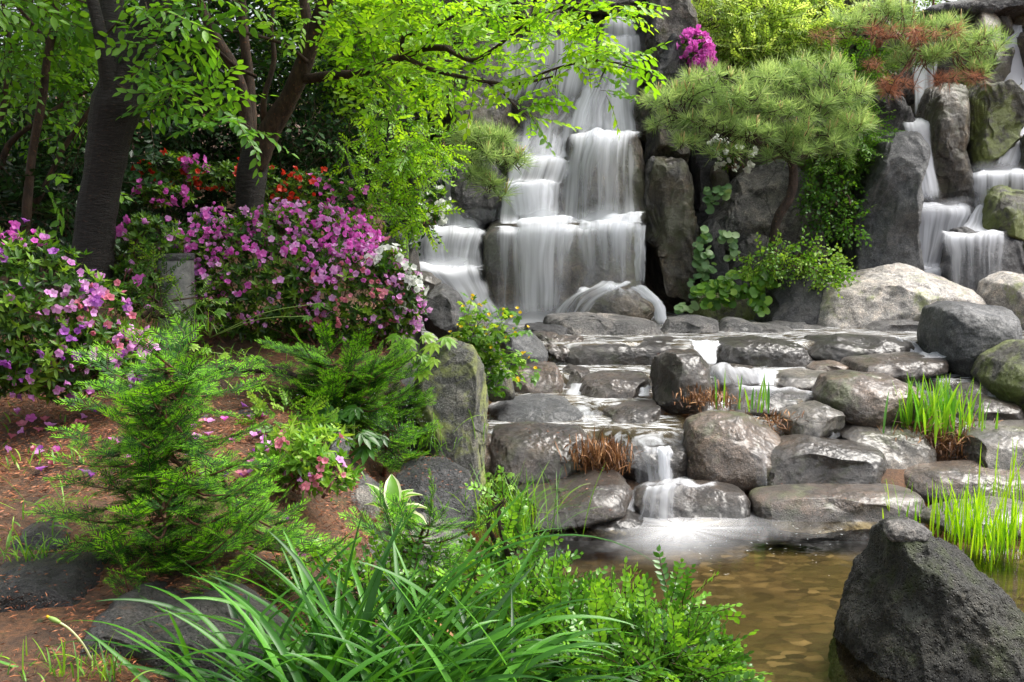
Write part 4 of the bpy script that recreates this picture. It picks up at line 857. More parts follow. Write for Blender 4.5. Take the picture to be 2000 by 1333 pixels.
LF = dict(
 cherry=[sprayT(i, .3, 10, leafT(.07, .036, .2, .2), 50, .12, .15) for i in range(1, 5)],
 cherry_s=[sprayT(i, .24, 8, leafS(.062, .032), 50, .25, .3) for i in range(1, 4)],
 maple=[sprayT(i, .2, 9, leafS(.036, .016), 45, .15, .15, pairs=True) for i in range(5, 8)],
 back=[sprayT(i, .34, 9, leafS(.06, .032), 55, .3, .2, side=2) for i in range(8, 11)],
 deep=[sprayT(i, .28, 8, leafS(.055, .026), 55, .15, .0, pairs=True) for i in range(11, 14)],
 azl=[rosetteT(i, 7, leafT(.042, .014, .2, .12)) for i in range(4)],
 azl_s=[rosetteT(i, 6, leafS(.045, .017)) for i in range(4)],
 yew=[yewT(i) for i in range(4)],
 pine=[pineT(i) for i in range(4)],
 dead=[pineT(i+20, 36, .12, .0028, spread=(30, 130)) for i in range(2)],
 coto=[sprayT(i, .13, 8, leafT(.024, .0145, .15, .05), 50, .1, -.15, .0013, .35, True) for i in range(20, 24)],
)
# ================================================================ trees on the left
def finish(buf, name, mats, root): 
    o = buf.build(name, mats); 
    if o is not None: o.parent = root; o.location = -root.location
    return o
def limbs(name, list_, m, root, rough=.12, seed=1, sides=14):
    b = Buf(); pts = []
    for pp, rr in list_:
        w_ = px3(pp); r = np.array([x*y[2]/FPX for x, y in zip(rr, pp)])
        pts.append(tube(b, w_, r, 12*(len(pp)-1), sides, 0, rough, seed))
    finish(b, name, [m], root); return np.concatenate(pts)
rng = np.random.default_rng(5)
clear_bole = lambda p: ~((p[:, 1] < 5.35) & (1000+FPX*p[:, 0]/p[:, 1] > 165) & (1000+FPX*p[:, 0]/p[:, 1] < 300) & (p[:, 2] < 2.75))
# tree 1
t1 = empty('broadleaf_tree', tuple(P(185, 500, 5.2)), 'thick black-barked tree leaning right with three limbs, nearest trunk at upper left', 'tree')
pt = limbs('trunk', [([(178,560,5.2),(182,480,5.2),(195,380,5.2),(212,280,5.2),(232,190,5.2),(245,130,5.2)],[42,38,37,40,46,30])], M['bark'], t1, .1, 3, 20)
pl_ = limbs('limb', [([(222,200,5.15),(205,110,5.1),(190,40,5.1),(165,-60,5.1)],[24,15,12,10]), ([(225,190,5.25),(222,100,5.3),(218,0,5.35),(210,-150,5.4)],[26,24,22,18]),
                     ([(245,170,5.2),(270,90,5.2),(298,20,5.2),(325,-80,5.2)],[34,27,26,22])], M['bark'], t1, .1, 4, 16)
cl = [(330,60,45,60,4.9,.4,26),(60,-10,120,60,5.2,.5,40),(30,60,60,50,5.6,.4,14),(400,195,60,25,5.0,.25,16),(450,245,45,14,5.0,.2,11),(150,40,40,40,5.7,.3,10),(390,10,60,30,5.0,.3,16),(330,190,30,25,5.0,.2,8),(120,360,40,25,5.6,.2,4),(300,130,30,40,5.1,.2,10)]
b = Buf(); leafy(b, LF['cherry'], cl, 21, (.75, 1.05), .5, .75, .1, flat=.6, cut=clear_bole, vr=(.3, .95)); twigs(b, pl_, cl, 3, .006, 1, 2)
leafy(b, LF['back'], [(-2.2,5.2,3.6,1.4,1.2,.45,150),(-.9,5.2,4.3,1.0,.8,.4,60),(-3.2,6.5,4.4,1.6,1.5,.7,160),(-1.8,3.6,3.9,1.2,1.0,.4,70)], 22, (1, 1.5), vr=(.1, .8), world=True, cut=clear_bole)
finish(b, 'crown', [M['tree'], M['twig']], t1)
# tree 2
b = None
t2 = empty('broadleaf_tree', tuple(P(487, 420, 6.3)), 'forked brown-barked tree behind the azaleas whose long branch reaches right over the waterfall', 'tree')
limbs('trunk', [([(485,470,6.3),(487,400,6.3),(492,340,6.3),(500,290,6.3)],[29,27,29,24])], M['bark'], t2, .1, 5, 18)
A_ = limbs('limb', [([(498,330,6.28),(530,250,6.25),(565,190,6.2),(592,130,6.15),(612,70,6.1),(645,-20,6.0),(680,-120,6)],[20,20,18,17,15,15,13]), ([(604,80,6.1),(598,30,6.1),(588,-30,6.1)],[11,10,9]),
   ([(485,340,6.35),(482,250,6.4),(475,190,6.4),(455,130,6.4),(420,70,6.4),(392,10,6.4),(375,-60,6.4)],[16,13,12,11,10,9,8]), ([(490,300,6.4),(488,180,6.5),(478,80,6.5),(470,-20,6.5)],[12,11,9,8]),
   ([(520,270,6.3),(515,200,6.2),(535,120,6.2),(530,60,6.2),(535,10,6.2)],[7,6,5,4,3])], M['bark2'], t2, .14, 6, 14)
B_ = limbs('branch', [([(597,155,6.15),(650,148,6.0),(710,142,5.8),(770,118,5.6),(830,95,5.5),(880,95,5.4)],[9,9,8,8,7,6]),
   ([(790,112,5.55),(840,135,5.4),(890,148,5.3),(950,160,5.2),(1010,165,5.1),(1080,150,5.0)],[5,4.5,4,3.5,3,2]),
   ([(870,95,5.4),(920,118,5.3),(960,100,5.2),(1010,60,5.1),(1060,30,5.0),(1120,5,4.9)],[5,4.5,4,3,3,2.5]),
   ([(785,110,5.6),(790,70,5.5),(830,65,5.4),(880,35,5.3),(900,20,5.3)],[4,4,3.5,3,2]),
   ([(600,120,6.1),(560,90,6.0),(500,70,5.9),(440,60,5.9)],[4,3.5,3,2]),
   ([(500,150,6.2),(460,130,6.1),(420,95,6.0),(385,80,6.0)],[4,4,3,2]),
   ([(950,160,5.2),(985,185,5.15),(1010,215,5.1)],[2,1.8,1.2]), ([(1010,165,5.1),(1100,130,5.0),(1180,120,4.9),(1240,135,4.85)],[2.6,2.2,1.8,1])], M['bark2'], t2, .12, 7, 8)
cl = [(650,30,80,45,5.9,.4,26),(740,40,80,50,5.7,.4,34),(830,30,80,35,5.4,.3,36),(920,50,70,30,5.3,.3,32),(1000,25,70,25,5.1,.25,32),(1070,65,60,22,5.0,.2,22),(1140,40,60,24,4.9,.2,18),(1190,15,50,12,4.9,.2,12),(1120,95,60,12,4.9,.2,12),
      (1190,115,50,10,4.85,.2,13),(1225,130,18,10,4.8,.12,7),(1120,135,60,12,4.95,.2,11),(1040,160,36,14,5.0,.2,7),(1005,205,30,16,5.1,.15,9),(1035,235,20,10,5.1,.1,5),(930,150,40,20,5.2,.2,8),(1080,190,24,10,5.0,.1,3),(1170,180,25,8,4.9,.1,4),
      (700,110,60,30,5.8,.3,18),(780,150,70,40,5.7,.3,34),(860,150,50,40,5.5,.3,24),(940,105,50,20,5.3,.2,12),(560,40,40,30,6.0,.3,8),(780,210,70,36,5.9,.3,26)]
b = Buf(); leafy(b, LF['cherry'], cl, 31, (.55, .8), .55, .85, .0, flat=.4, vr=(.35, 1)); twigs(b, np.concatenate([B_, A_]), cl, 5, .0035, 1, 3)
finish(b, 'crown', [M['spring'], M['twig']], t2)
b = Buf(); leafy(b, LF['back'], [(-1.2,6.6,4.3,1.5,1.2,.5,170),(.1,6.9,4.8,1.0,.8,.4,40),(-2.4,8.0,5.0,1.8,1.3,.8,170)], 32, (1, 1.5), vr=(.1, .9), world=True)
finish(b, 'upper_crown', [M['tree'], M['twig']], t2)
b = Buf(); leafy(b, LF['back'], [(-3.2,8.6,4.7,2.6,1.6,.6,420),(-1.2,8.8,4.4,1.2,1.5,.5,260),(-4.6,6.0,4.0,1.2,1.8,.9,240),(-5.2,9.5,3.6,1.2,1.8,1.6,240)], 33, (1.4, 2), vr=(.0, .7), world=True)  # unseen canopy above and left of frame, added to darken the grove
rt = empty('background_tree', (-3.2, 9.6, 1.9), 'added tree, mostly out of view, whose canopy darkens the back of the grove', 'tree'); finish(b, 'crown', [M['tree'], M['twig']], rt)
b = Buf(); tube(b, [(-3.2, 9.6, 1.6), (-3.15, 9.5, 3), (-3.2, 9.0, 4.6)], [.12, .1, .06], 20, 12, 0, .12); finish(b, 'trunk', [M['bark']], rt)
# slim trees at the left
def slimtree(label, lims, clumps, seed, leafs='cherry_s', mt='tree', bark='bark2', s=(.8, 1.1), vr=(.2, .95), group=None, name='young_tree', cat='tree', per=2, droop=.1):
    p0 = lims[0][0][0]; root = empty(name, tuple(P(*p0)), label, cat, group)
    pts = limbs('trunk', lims, M[bark], root, .12, seed, 8); b = Buf(); leafy(b, LF[leafs], clumps, seed, s, .5, .7, droop, vr=vr); twigs(b, pts, clumps, seed, .004, 1, per)
    finish(b, 'crown', [M[mt], M['twig']], root); return root
slimtree('slender tree with a kinked stem rising at the far left edge', [([(50,470,5.6),(55,380,5.6),(65,290,5.6),(82,200,5.6),(92,120,5.6),(105,50,5.6),(115,-40,5.6)],[9,9,8,8,7,7,6]), ([(96,90,5.6),(75,60,5.6),(40,20,5.6),(10,-10,5.6)],[4,3,3,2])],
   [(50,60,70,50,5.6,.4,26),(110,130,60,50,5.8,.4,22),(30,160,50,40,5.7,.3,16),(150,60,50,50,5.9,.3,18),(120,250,40,30,5.9,.3,8)], 41)
slimtree('thin leaning stems crossing behind the thick black trunk', [([(58,420,5.9),(90,360,5.9),(125,290,5.9),(175,215,5.9),(215,150,5.9)],[6,6,5,4,3]), ([(0,330,6),(20,280,6),(70,240,6),(130,200,6.1),(190,170,6.1)],[7,6,5,4,3]), ([(0,250,6),(10,180,6),(20,100,6),(5,0,6)],[5,5,4,3])],
   [(20,110,40,60,6,.4,18),(170,180,40,30,6.2,.3,14),(90,190,50,40,6.2,.3,18),(40,250,50,40,6.2,.3,16)], 42)
slimtree('arching multi-stemmed shrub tree with yellow-green leaf tips left of the falls', [([(712,460,7.4),(708,420,7.4),(700,380,7.4),(680,330,7.4),(675,280,7.4)],[7,7,6,4,3]), ([(710,430,7.4),(712,380,7.4),(730,330,7.4),(755,270,7.4),(765,220,7.4)],[6,6,5,5,4]), ([(712,450,7.4),(715,370,7.4),(718,290,7.4)],[4,4,3])],
   [(770,260,60,40,7.3,.4,46),(820,300,44,34,7.1,.35,50),(845,285,24,24,7.0,.2,22),(790,360,50,45,7.2,.35,46),(740,330,60,50,7.5,.4,40),(770,420,50,30,7.2,.3,34),(820,430,30,20,7.1,.2,14),(700,300,60,40,7.7,.4,30),(740,400,50,30,7.6,.3,22)], 43, 'maple', 'spring', 'bark', (.9, 1.3), (.2, 1), None, 'shrub_tree', 'tree', 2, .05)
# dark evergreen mass behind, each shrub on its own
BG = 'shrubs and trees of the dark grove behind'
def bush(label, clumps, seed, leafs='deep', mt='deep', s=(.9, 1.4), vr=(0, .9), group=None, name='evergreen_shrub', cat='shrub', base=None, stems=5, droop=0., per=2, up=.7, out=.5, bark='twig', grad=0.):
    u, v, ru, rv, Y, rY, n = clumps[0]; bp = np.array(base if base is not None else P(u, v+rv, Y), float)
    gz = float(ground_z(bp[0], bp[1])); 
    root = empty(name, tuple(bp), label, cat, group); rng = np.random.default_rng(seed); b = Buf(); src = []
    for k in range(stems):
        cc = clumps[k % len(clumps)]; e = P(cc[0]+rng.uniform(-.6, .6)*cc[2], cc[1]+rng.uniform(-.5, .3)*cc[3], cc[4]); s0 = bp+rng.normal(size=3)*np.array([.05, .05, 0])
        src.append(tube(b, [s0, s0*.5+e*.5+rng.normal(size=3)*.04, e], [.012, .008, .003], 10, 6, 0, .1, seed))
    finish(b, 'stems', [M[bark]], root)
    b = Buf(); leafy(b, LF[leafs], clumps, seed, s, out, up, droop, vr=vr, grad=grad); finish(b, 'foliage', [M[mt], M['twig']], root)
    return root
bush('glossy dark shrub behind the thin stems at the left edge', [(60,330,110,90,6.6,.5,170),(20,420,80,60,6.4,.4,80)], 51, group=BG)
bush('dark evergreen shrub right behind the thick black trunk', [(170,400,90,90,7.0,.5,120),(290,250,80,80,7.4,.5,90)], 52, group=BG)
bush('low glossy shrub at the foot of the thin stems', [(90,430,80,40,6.0,.3,80),(140,350,60,50,6.3,.3,60)], 53, group=BG)
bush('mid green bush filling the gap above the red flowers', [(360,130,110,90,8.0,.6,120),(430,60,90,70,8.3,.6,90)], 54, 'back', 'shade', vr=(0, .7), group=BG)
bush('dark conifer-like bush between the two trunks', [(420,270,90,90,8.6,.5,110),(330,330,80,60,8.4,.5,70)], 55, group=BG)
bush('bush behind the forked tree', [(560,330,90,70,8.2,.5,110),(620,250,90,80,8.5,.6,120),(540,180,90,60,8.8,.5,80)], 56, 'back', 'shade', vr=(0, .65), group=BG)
bush('tall leafy tree far behind at the top left', [(80,100,160,110,8.8,.8,170),(230,60,120,90,9.2,.8,110),(60,250,120,90,8.2,.6,110)], 57, 'back', 'tree', s=(1,1.5), vr=(.3, .9), group=BG, name='background_tree', cat='tree')
bush('bright leafy tree behind the fork of the brown tree', [(700,90,90,90,9.0,.7,130),(620,130,80,80,9.2,.7,90),(820,80,90,70,9.0,.7,110)], 58, 'back', 'spring', s=(.9,1.3), vr=(.2, .8), group=BG, name='background_tree', cat='tree')
bush('shadowy evergreen backing the azaleas', [(480,380,180,60,8.9,.4,160),(740,400,100,60,8.8,.4,80),(250,420,100,50,8.2,.4,70)], 59, group=BG)
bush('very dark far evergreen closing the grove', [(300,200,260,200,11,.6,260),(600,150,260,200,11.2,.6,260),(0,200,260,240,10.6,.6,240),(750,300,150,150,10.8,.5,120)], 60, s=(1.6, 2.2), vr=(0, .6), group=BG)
# ================================================================ flowers
FL = {}
for nm, tl in dict(magenta='magenta', pink='pink', rose='rose', violet='violet', red='red', white='white').items():
    FL[nm] = []
    for k, op in enumerate((.8, 1.0, .45)):
        T = flowerT(k+3, .036, .025, op); V, L, S, Mi, A = T
        FL[nm].append(rawmesh('blossom_'+nm, V, L, S, [M[tl]], Mi, {'r': A}))
FT = [flowerT(k+3, .036, .025, op) for k, op in enumerate((.8, 1.0, .45))]
def azalea(label, ell, seed, nros, flowers, name='azalea_bush', leafs='azl', group=None, dense=.6, fsize=1., base=None, stemsn=40, cutfront=True, mt='azl', vr=(0, 1)):
    """ell: ellipsoids (u,v,ru,rv,Y,rY); flowers: list of (colour, n, (u,v,ru,rv) region or None)"""
    rng = np.random.default_rng(seed); e0 = ell[0]; bp = P(e0[0], e0[1]+e0[3], e0[4]) if base is None else np.array(base, float)
    root = empty(name, tuple(bp), label, 'bush', group); b = Buf()
    tot = sum(e[2]*e[3] for e in ell); cs = [(P(u, v, Y), np.array([ru*Y/FPX, rY, rv*Y/FPX])) for u, v, ru, rv, Y, rY in ell]
    def samp(i, n, lo=.72, hi=1.0, front=.25):
        c, rad = cs[i]; d = norm(rng.normal(size=(n*3, 3))); d = d[(d[:, 1] < front)][:n]
        r = rng.uniform(lo, hi, len(d))*(1+.1*fbm(d*2.5+i, seed, 3)); p = c+d*r[:, None]*rad
        ok = np.ones(len(p), bool)
        for j, (c2, r2) in enumerate(cs):
            if j != i: ok &= (((p-c2)/r2)**2).sum(1) > .55
        return p[ok], norm(d[ok]/rad)
    for i, e in enumerate(ell):
        n = int(nros*e[2]*e[3]/tot); p, d = samp(i, n, .6, 1.02)
        dirs = norm(d+.45*rng.normal(size=d.shape)+np.array([0, 0, .5])); w_ = rng.integers(0, 4, len(p)); sc_ = rng.uniform(.8, 1.25, len(p)); var = rng.uniform(*vr, len(p))
        for k in range(4): q = w_ == k; b.scatter(LF[leafs][k], p[q], frames(dirs[q]), sc_[q], var[q])
    finish(b, 'foliage', [M[mt], M['twig']], root)
    b = Buf()
    for k in range(stemsn):
        i = rng.integers(len(cs)); p, d = samp(i, 1, .5, .95, .6)
        if len(p) == 0: continue
        s0 = bp+np.array([rng.normal()*cs[i][1][0]*.35, rng.normal()*.1, 0])+(cs[i][0]-cs[0][0])*np.array([1, 1, 0])*.7
        tube(b, [s0, (s0+p[0])/2+rng.normal(size=3)*.03, p[0]], [.006, .004, .0015], 8, 4, 0, .1)
    finish(b, 'stems', [M['redbark']], root)
    # blossoms: the 95 that show largest are parts of their own, the rest one part
    allp = []
    for colr, n, regn in flowers:
        for _ in range(n):
            for _try in range(40):
                i = rng.integers(len(cs)); p, d = samp(i, 1, .95, 1.06, .0)
                if len(p) == 0: continue
                if regn is None: break
                q = p[0]; 
                # region test in the bush's own frame
                rc = P(regn[0], regn[1], e0[4]); 
                if abs(q[0]-rc[0]) < regn[2]*e0[4]/FPX and abs(q[2]-rc[2]) < regn[3]*e0[4]/FPX: break
            if len(p):
                for _c in range(rng.integers(1, 4)): allp.append((colr, p[0]+(rng.normal(size=3)*.022 if _c else 0), norm(d[0]+.8*rng.normal(size=3)+np.array([0, -.3, -.1])), rng.uniform(.65, 1.15)*fsize))
    allp.sort(key=lambda t: t[1][1])
    rest = {}
    for k, (colr, p, d, s_) in enumerate(allp):
        kind = rng.choice(3, p=[.4, .3, .3]); 
        if k % max(1, len(allp)//95+1) == 0 if len(allp) > 95 else True:
            o = bpy.data.objects.new('blossom', FL[colr][kind]); link(o, root)
            Rm = frames(np.array([d]))[0]; o.matrix_local = Matrix.Translation(Vector(p-bp)) @ Matrix(np.vstack([np.hstack([Rm*s_, np.zeros((3, 1))]), [0, 0, 0, 1]]).tolist())
        else: rest.setdefault(colr, []).append((p, d, s_, kind))
    if rest:
        b = Buf(); ms = []
        for mi, (colr, ls) in enumerate(rest.items()):
            ms.append(M[colr])
            for kk in range(3):
                T = FT[kk]; sel = [x for x in ls if x[3] == kk]
                if sel: b.scatter((T[0], T[1], T[2], T[3]+mi, T[4]), np.array([x[0] for x in sel]), frames(np.array([x[1] for x in sel])), np.array([x[2] for x in sel]), rng.uniform(-.3, .3, len(sel)))
        o = finish(b, 'blossoms', ms, root); o['kind'] = 'stuff'
    return root
azalea('large mounded azalea bush covered in magenta and mauve blossoms, centre left', [(545,545,195,135,5.7,.42),(700,580,125,105,5.6,.38),(420,530,110,110,5.75,.35),(600,470,130,70,5.8,.35),(780,600,45,60,5.55,.2)], 71, 3300,
   [('magenta',150,(600,445,210,50)),('pink',130,(560,465,250,75)),('pink',70,(520,570,160,60)),('rose',36,(680,550,120,80)),('pink',100,(740,550,100,90)),('magenta',46,(440,510,90,60)),('violet',30,(370,500,80,80)),('magenta',70,(710,480,80,60)),('rose',24,(560,580,150,50)),('pink',60,(600,450,220,60))], fsize=.68, stemsn=160)
azalea('white flowering azalea spray at the right end of the magenta bush', [(762,520,38,32,5.45,.12),(795,560,26,34,5.45,.1)], 72, 130, [('white',24,None)], leafs='azl', stemsn=10, fsize=.95)
azalea('straggly azalea bush with mauve blossoms at the left edge of the picture', [(60,600,140,140,4.3,.38),(-20,620,120,160,4.3,.4),(190,640,80,100,4.4,.3),(120,690,120,90,4.3,.3),(250,700,50,60,4.45,.2)], 73, 2300,
   [('pink',75,None),('violet',50,None),('magenta',26,(20,480,70,60)),('rose',26,(240,600,60,80)),('pink',36,(210,620,70,90))], fsize=.72, stemsn=120)
azalea('leafy azalea twigs with few blossoms between the two big azaleas', [(300,470,60,50,5.4,.2),(270,560,60,60,5.3,.2)], 74, 330, [('magenta',8,None),('pink',8,None)], stemsn=30)
azalea('red flowering azalea in shade around the foot of the forked tree', [(440,345,70,24,7.0,.2),(330,325,55,26,7.1,.2),(520,355,40,28,7.0,.15)], 75, 300, [('red',46,None)], stemsn=16, leafs='azl_s', fsize=.85)
azalea('dim azalea with red and magenta blossoms right of the forked tree', [(610,380,60,50,7.2,.25),(670,400,45,50,7.2,.2)], 76, 320, [('red',16,(590,360,50,30)),('magenta',26,(665,400,60,50))], stemsn=20, leafs='azl_s', fsize=.85)
azalea('small azalea with magenta blossoms low in the shade left of the forked tree', [(320,380,55,18,6.6,.15),(385,330,20,15,7.0,.1)], 77, 110, [('magenta',34,None)], stemsn=10, leafs='azl_s')
azalea('bright magenta azalea on the cliff beside the pointed grey stone', [(1355,95,30,28,9.85,.15),(1368,125,22,30,9.85,.15)], 78, 110, [('magenta',110,None)], stemsn=8, leafs='azl_s', fsize=1.3)
azalea('white azalea hanging on the cliff below the big pine', [(1430,290,40,40,9.6,.15)], 79, 120, [('white',22,None)], stemsn=8, leafs='azl_s', fsize=1.3)
azalea('cream flowering azalea under the arching shrub beside the left cascade', [(850,400,25,40,7.6,.15),(825,430,20,25,7.5,.1)], 80, 90, [('white',26,None)], stemsn=8, leafs='azl_s')
azalea('pink azalea sprig with yellow-green leaves among the garden stones', [(600,880,70,60,3.75,.2),(640,920,60,30,3.7,.15),(540,900,40,40,3.75,.15)], 81, 260, [('rose',16,None),('pink',8,None)], stemsn=30, mt='lush', vr=(.2, 1), fsize=.62)
# ================================================================ yews
def yew(label, base, leader, brs, seed, name='yew_sapling', s=(.85, 1.15), spacing=.042, bend=.15, width=.8, squeeze=None):
    """brs: branches (start fraction on leader, tip (u,v,Y))"""
    rng = np.random.default_rng(seed); w0 = px3([base]+leader); root = empty(name, tuple(w0[0]), label, 'conifer')
    tb = Buf(); c = tube(tb, w0, np.linspace(.011, .004, len(w0)), 30, 8, 0, .15, seed); finish(tb, 'trunk', [M['redbark']], root)
    bb = Buf(); nb = Buf()
    P_, D_, Sx, Va, Up = [], [], [], [], []
    for f, tip in brs:
        if squeeze: tip = (squeeze[0]+(tip[0]-squeeze[0])*squeeze[1], tip[1]+squeeze[2], tip[2])
        s0 = c[int(f*(len(c)-1))]; e = P(*tip); Ld = np.linalg.norm(e-s0); mid = (s0+e)/2+np.array([0, 0, -bend*Ld])+rng.normal(size=3)*.02
        cc = tube(bb, [s0, mid, e], [.006, .004, .0015], max(8, int(Ld/.025)), 5, 0, .1)
        cum = np.linspace(0, 1, len(cc)); tg = norm(np.gradient(cc, axis=0)); k = max(4, int(Ld/spacing))
        for j in range(k):
            t = .12+.88*(j+rng.random()*.5)/k; i = min(int(t*(len(cc)-1)), len(cc)-1); side = 1 if j % 2 else -1
            a = R(rng.uniform(35, 65))*side if j < k-1 else 0
            lat = norm(np.cross([0, 0, 1.], tg[i])); d = tg[i]*math.cos(a)+lat*math.sin(a)+np.array([0, 0, rng.uniform(-.05, .25)])
            P_.append(cc[i]); D_.append(d); Sx.append(rng.uniform(*s)*(1.15-.35*t)); Va.append(rng.uniform(-.1, .12)); Up.append(norm(np.array([0, -.25, 1])+rng.normal(size=3)*.2))
        P_.append(cc[-1]); D_.append(tg[-1]+[0, 0, .15]); Sx.append(1.); Va.append(.1); Up.append([0, -.2, 1])
    P_, D_, Sx, Va, Up = map(np.array, (P_, D_, Sx, Va, Up)); w_ = rng.integers(0, 4, len(P_)); fr = frames(D_, norm(Up))
    for k in range(4): q = w_ == k; nb.scatter(LF['yew'][k], P_[q], fr[q], Sx[q], Va[q])
    finish(bb, 'branches', [M['redbark']], root); finish(nb, 'needles', [M['yew'], M['twig']], root); return root
rg = np.random.default_rng(9)
def fill(n, prof, cu, Yc, rY, seed):
    r = np.random.default_rng(seed); o = []; fs = np.array([p[0] for p in prof])
    for _ in range(n):
        f = r.uniform(fs.min(), 1); v = np.interp(f, fs, [p[1] for p in prof]); a = np.interp(f, fs, [p[2] for p in prof]); c = np.interp(f, fs, [p[3] for p in prof]); t = r.uniform(0, 1)
        o.append((max(.04, f-.03), (a+(c-a)*t, v+r.uniform(-25, 25), Yc+r.uniform(-rY, rY)*1.0)))
    return o
def fan(tips, Yc, rY, seed=0):
    r = np.random.default_rng(seed); return [(f, (u, v, Yc+r.uniform(-rY, rY))) for f, u, v in tips]
F1 = fan([(1,330,700),(.97,250,715),(.97,420,720),(.95,300,690),(.92,200,725),(.92,445,765),(.9,215,760),(.88,370,745),(.86,420,800),(.84,240,790),(.82,310,760),(.9,340,730),(.8,195,800),(.78,450,735),
          (.7,130,860),(.68,470,850),(.66,200,880),(.64,500,905),(.62,150,905),(.6,420,870),(.58,260,900),(.56,400,940),(.54,150,945),(.52,500,900),(.5,480,960),(.48,180,990),(.46,530,935),(.44,230,930),
          (.42,540,1010),(.4,470,1000),(.38,120,1010),(.36,550,1010),(.35,60,1070),(.33,180,1050),(.32,550,1050),(.3,330,1040),(.28,360,1060),(.27,250,1080),(.25,500,1060),(.22,430,1060),(.2,140,1165),(.2,220,1080),(.18,400,1080),(.16,560,1120),(.15,320,1120),(.14,270,1130),(.12,470,1120),(.1,390,1150),(.1,210,1140),(.3,300,960),(.4,350,980),(.45,300,930)], 2.95, .22, 4)+fill(40, [(.02,1140,180,500),(.25,1050,120,540),(.4,980,180,480),(.52,930,160,460),(.6,890,210,440),(.68,845,290,370),(.8,790,220,430),(1,715,260,400)], 325, 2.95, .32, 14)
yew('feathery bright green yew sapling, the tall one in the left foreground', (335,1190,3.05), [(332,1050,3.0),(325,900,2.97),(322,780,2.95),(325,710,2.93)], F1, 91, s=(.5, .78), spacing=.032, squeeze=(330, .82, 6))
F1b = fan([(1,450,960),(.9,410,930),(.85,480,970),(.8,520,1010),(.7,550,1040),(.6,570,1060),(.5,590,1070),(.4,560,1080),(.3,620,1090),(.2,500,1100)], 3.1, .15, 5)
yew('low spreading yew between the tall sapling and the daylily clump', (500,1150,3.15), [(470,1060,3.15),(440,960,3.1),(430,900,3.1)], F1b, 92, s=(.55, .8), spacing=.035)
F2 = fan([(1,560,690),(.95,640,680),(.95,700,685),(.9,600,690),(.9,760,700),(.85,530,720),(.8,790,740),(.75,560,740),(.7,730,720),(.7,520,770),(.65,790,770),(.6,620,720),(.55,680,730),(.5,540,790),(.5,800,800),(.45,600,770),(.4,720,780),(.4,650,760),(.3,770,820),(.3,560,800),(.25,700,810),(.2,640,800)], 4.75, .22, 6)+fill(36, [(.1,830,600,760),(.4,790,540,800),(.7,740,530,800),(1,695,560,760)], 660, 4.75, .25, 15)
yew('dark creeping yew with bright tips beside the tall streaked rock', (670,850,4.9), [(668,800,4.85),(665,750,4.8),(668,715,4.8)], F2, 93, s=(.75, 1.), spacing=.032)
F3 = fan([(1,770,830),(.9,810,850),(.9,740,850),(.8,820,880),(.8,780,870),(.7,730,880),(.6,800,900),(.5,760,900),(.9,700,800),(.8,690,830)], 4.65, .12, 7)
yew('small bright yew growing against the blue-grey rock face', (750,930,4.75), [(755,880,4.7),(760,840,4.7)], F3, 94, s=(.7, .95), spacing=.032)
F4 = fan([(1,850,1030),(.9,800,1040),(.9,890,1050),(.8,760,1020),(.8,870,1080),(.7,740,1050),(.6,810,1080),(1,840,1010)], 3.2, .1, 8)
yew('low yew shoots in front of the flat stone slab', (810,1130,3.3), [(815,1090,3.25),(820,1050,3.25)], F4, 95, s=(.7, .95))

bush('dim tree on the plateau behind the upper left cliff', [(900,-10,170,90,13.5,.6,200),(700,40,150,100,13,.6,150)], 61, 'back', 'tree', s=(1.3,1.8), vr=(0,.8), group=BG, name='background_tree', cat='tree')
bush('leafy twigs in front of the concrete post', [(300,560,30,60,5.0,.1,36),(375,600,30,40,5.1,.1,30)], 62, 'maple', 'azl', s=(.5,.8), vr=(0,1), name='undergrowth_plant', cat='plant')
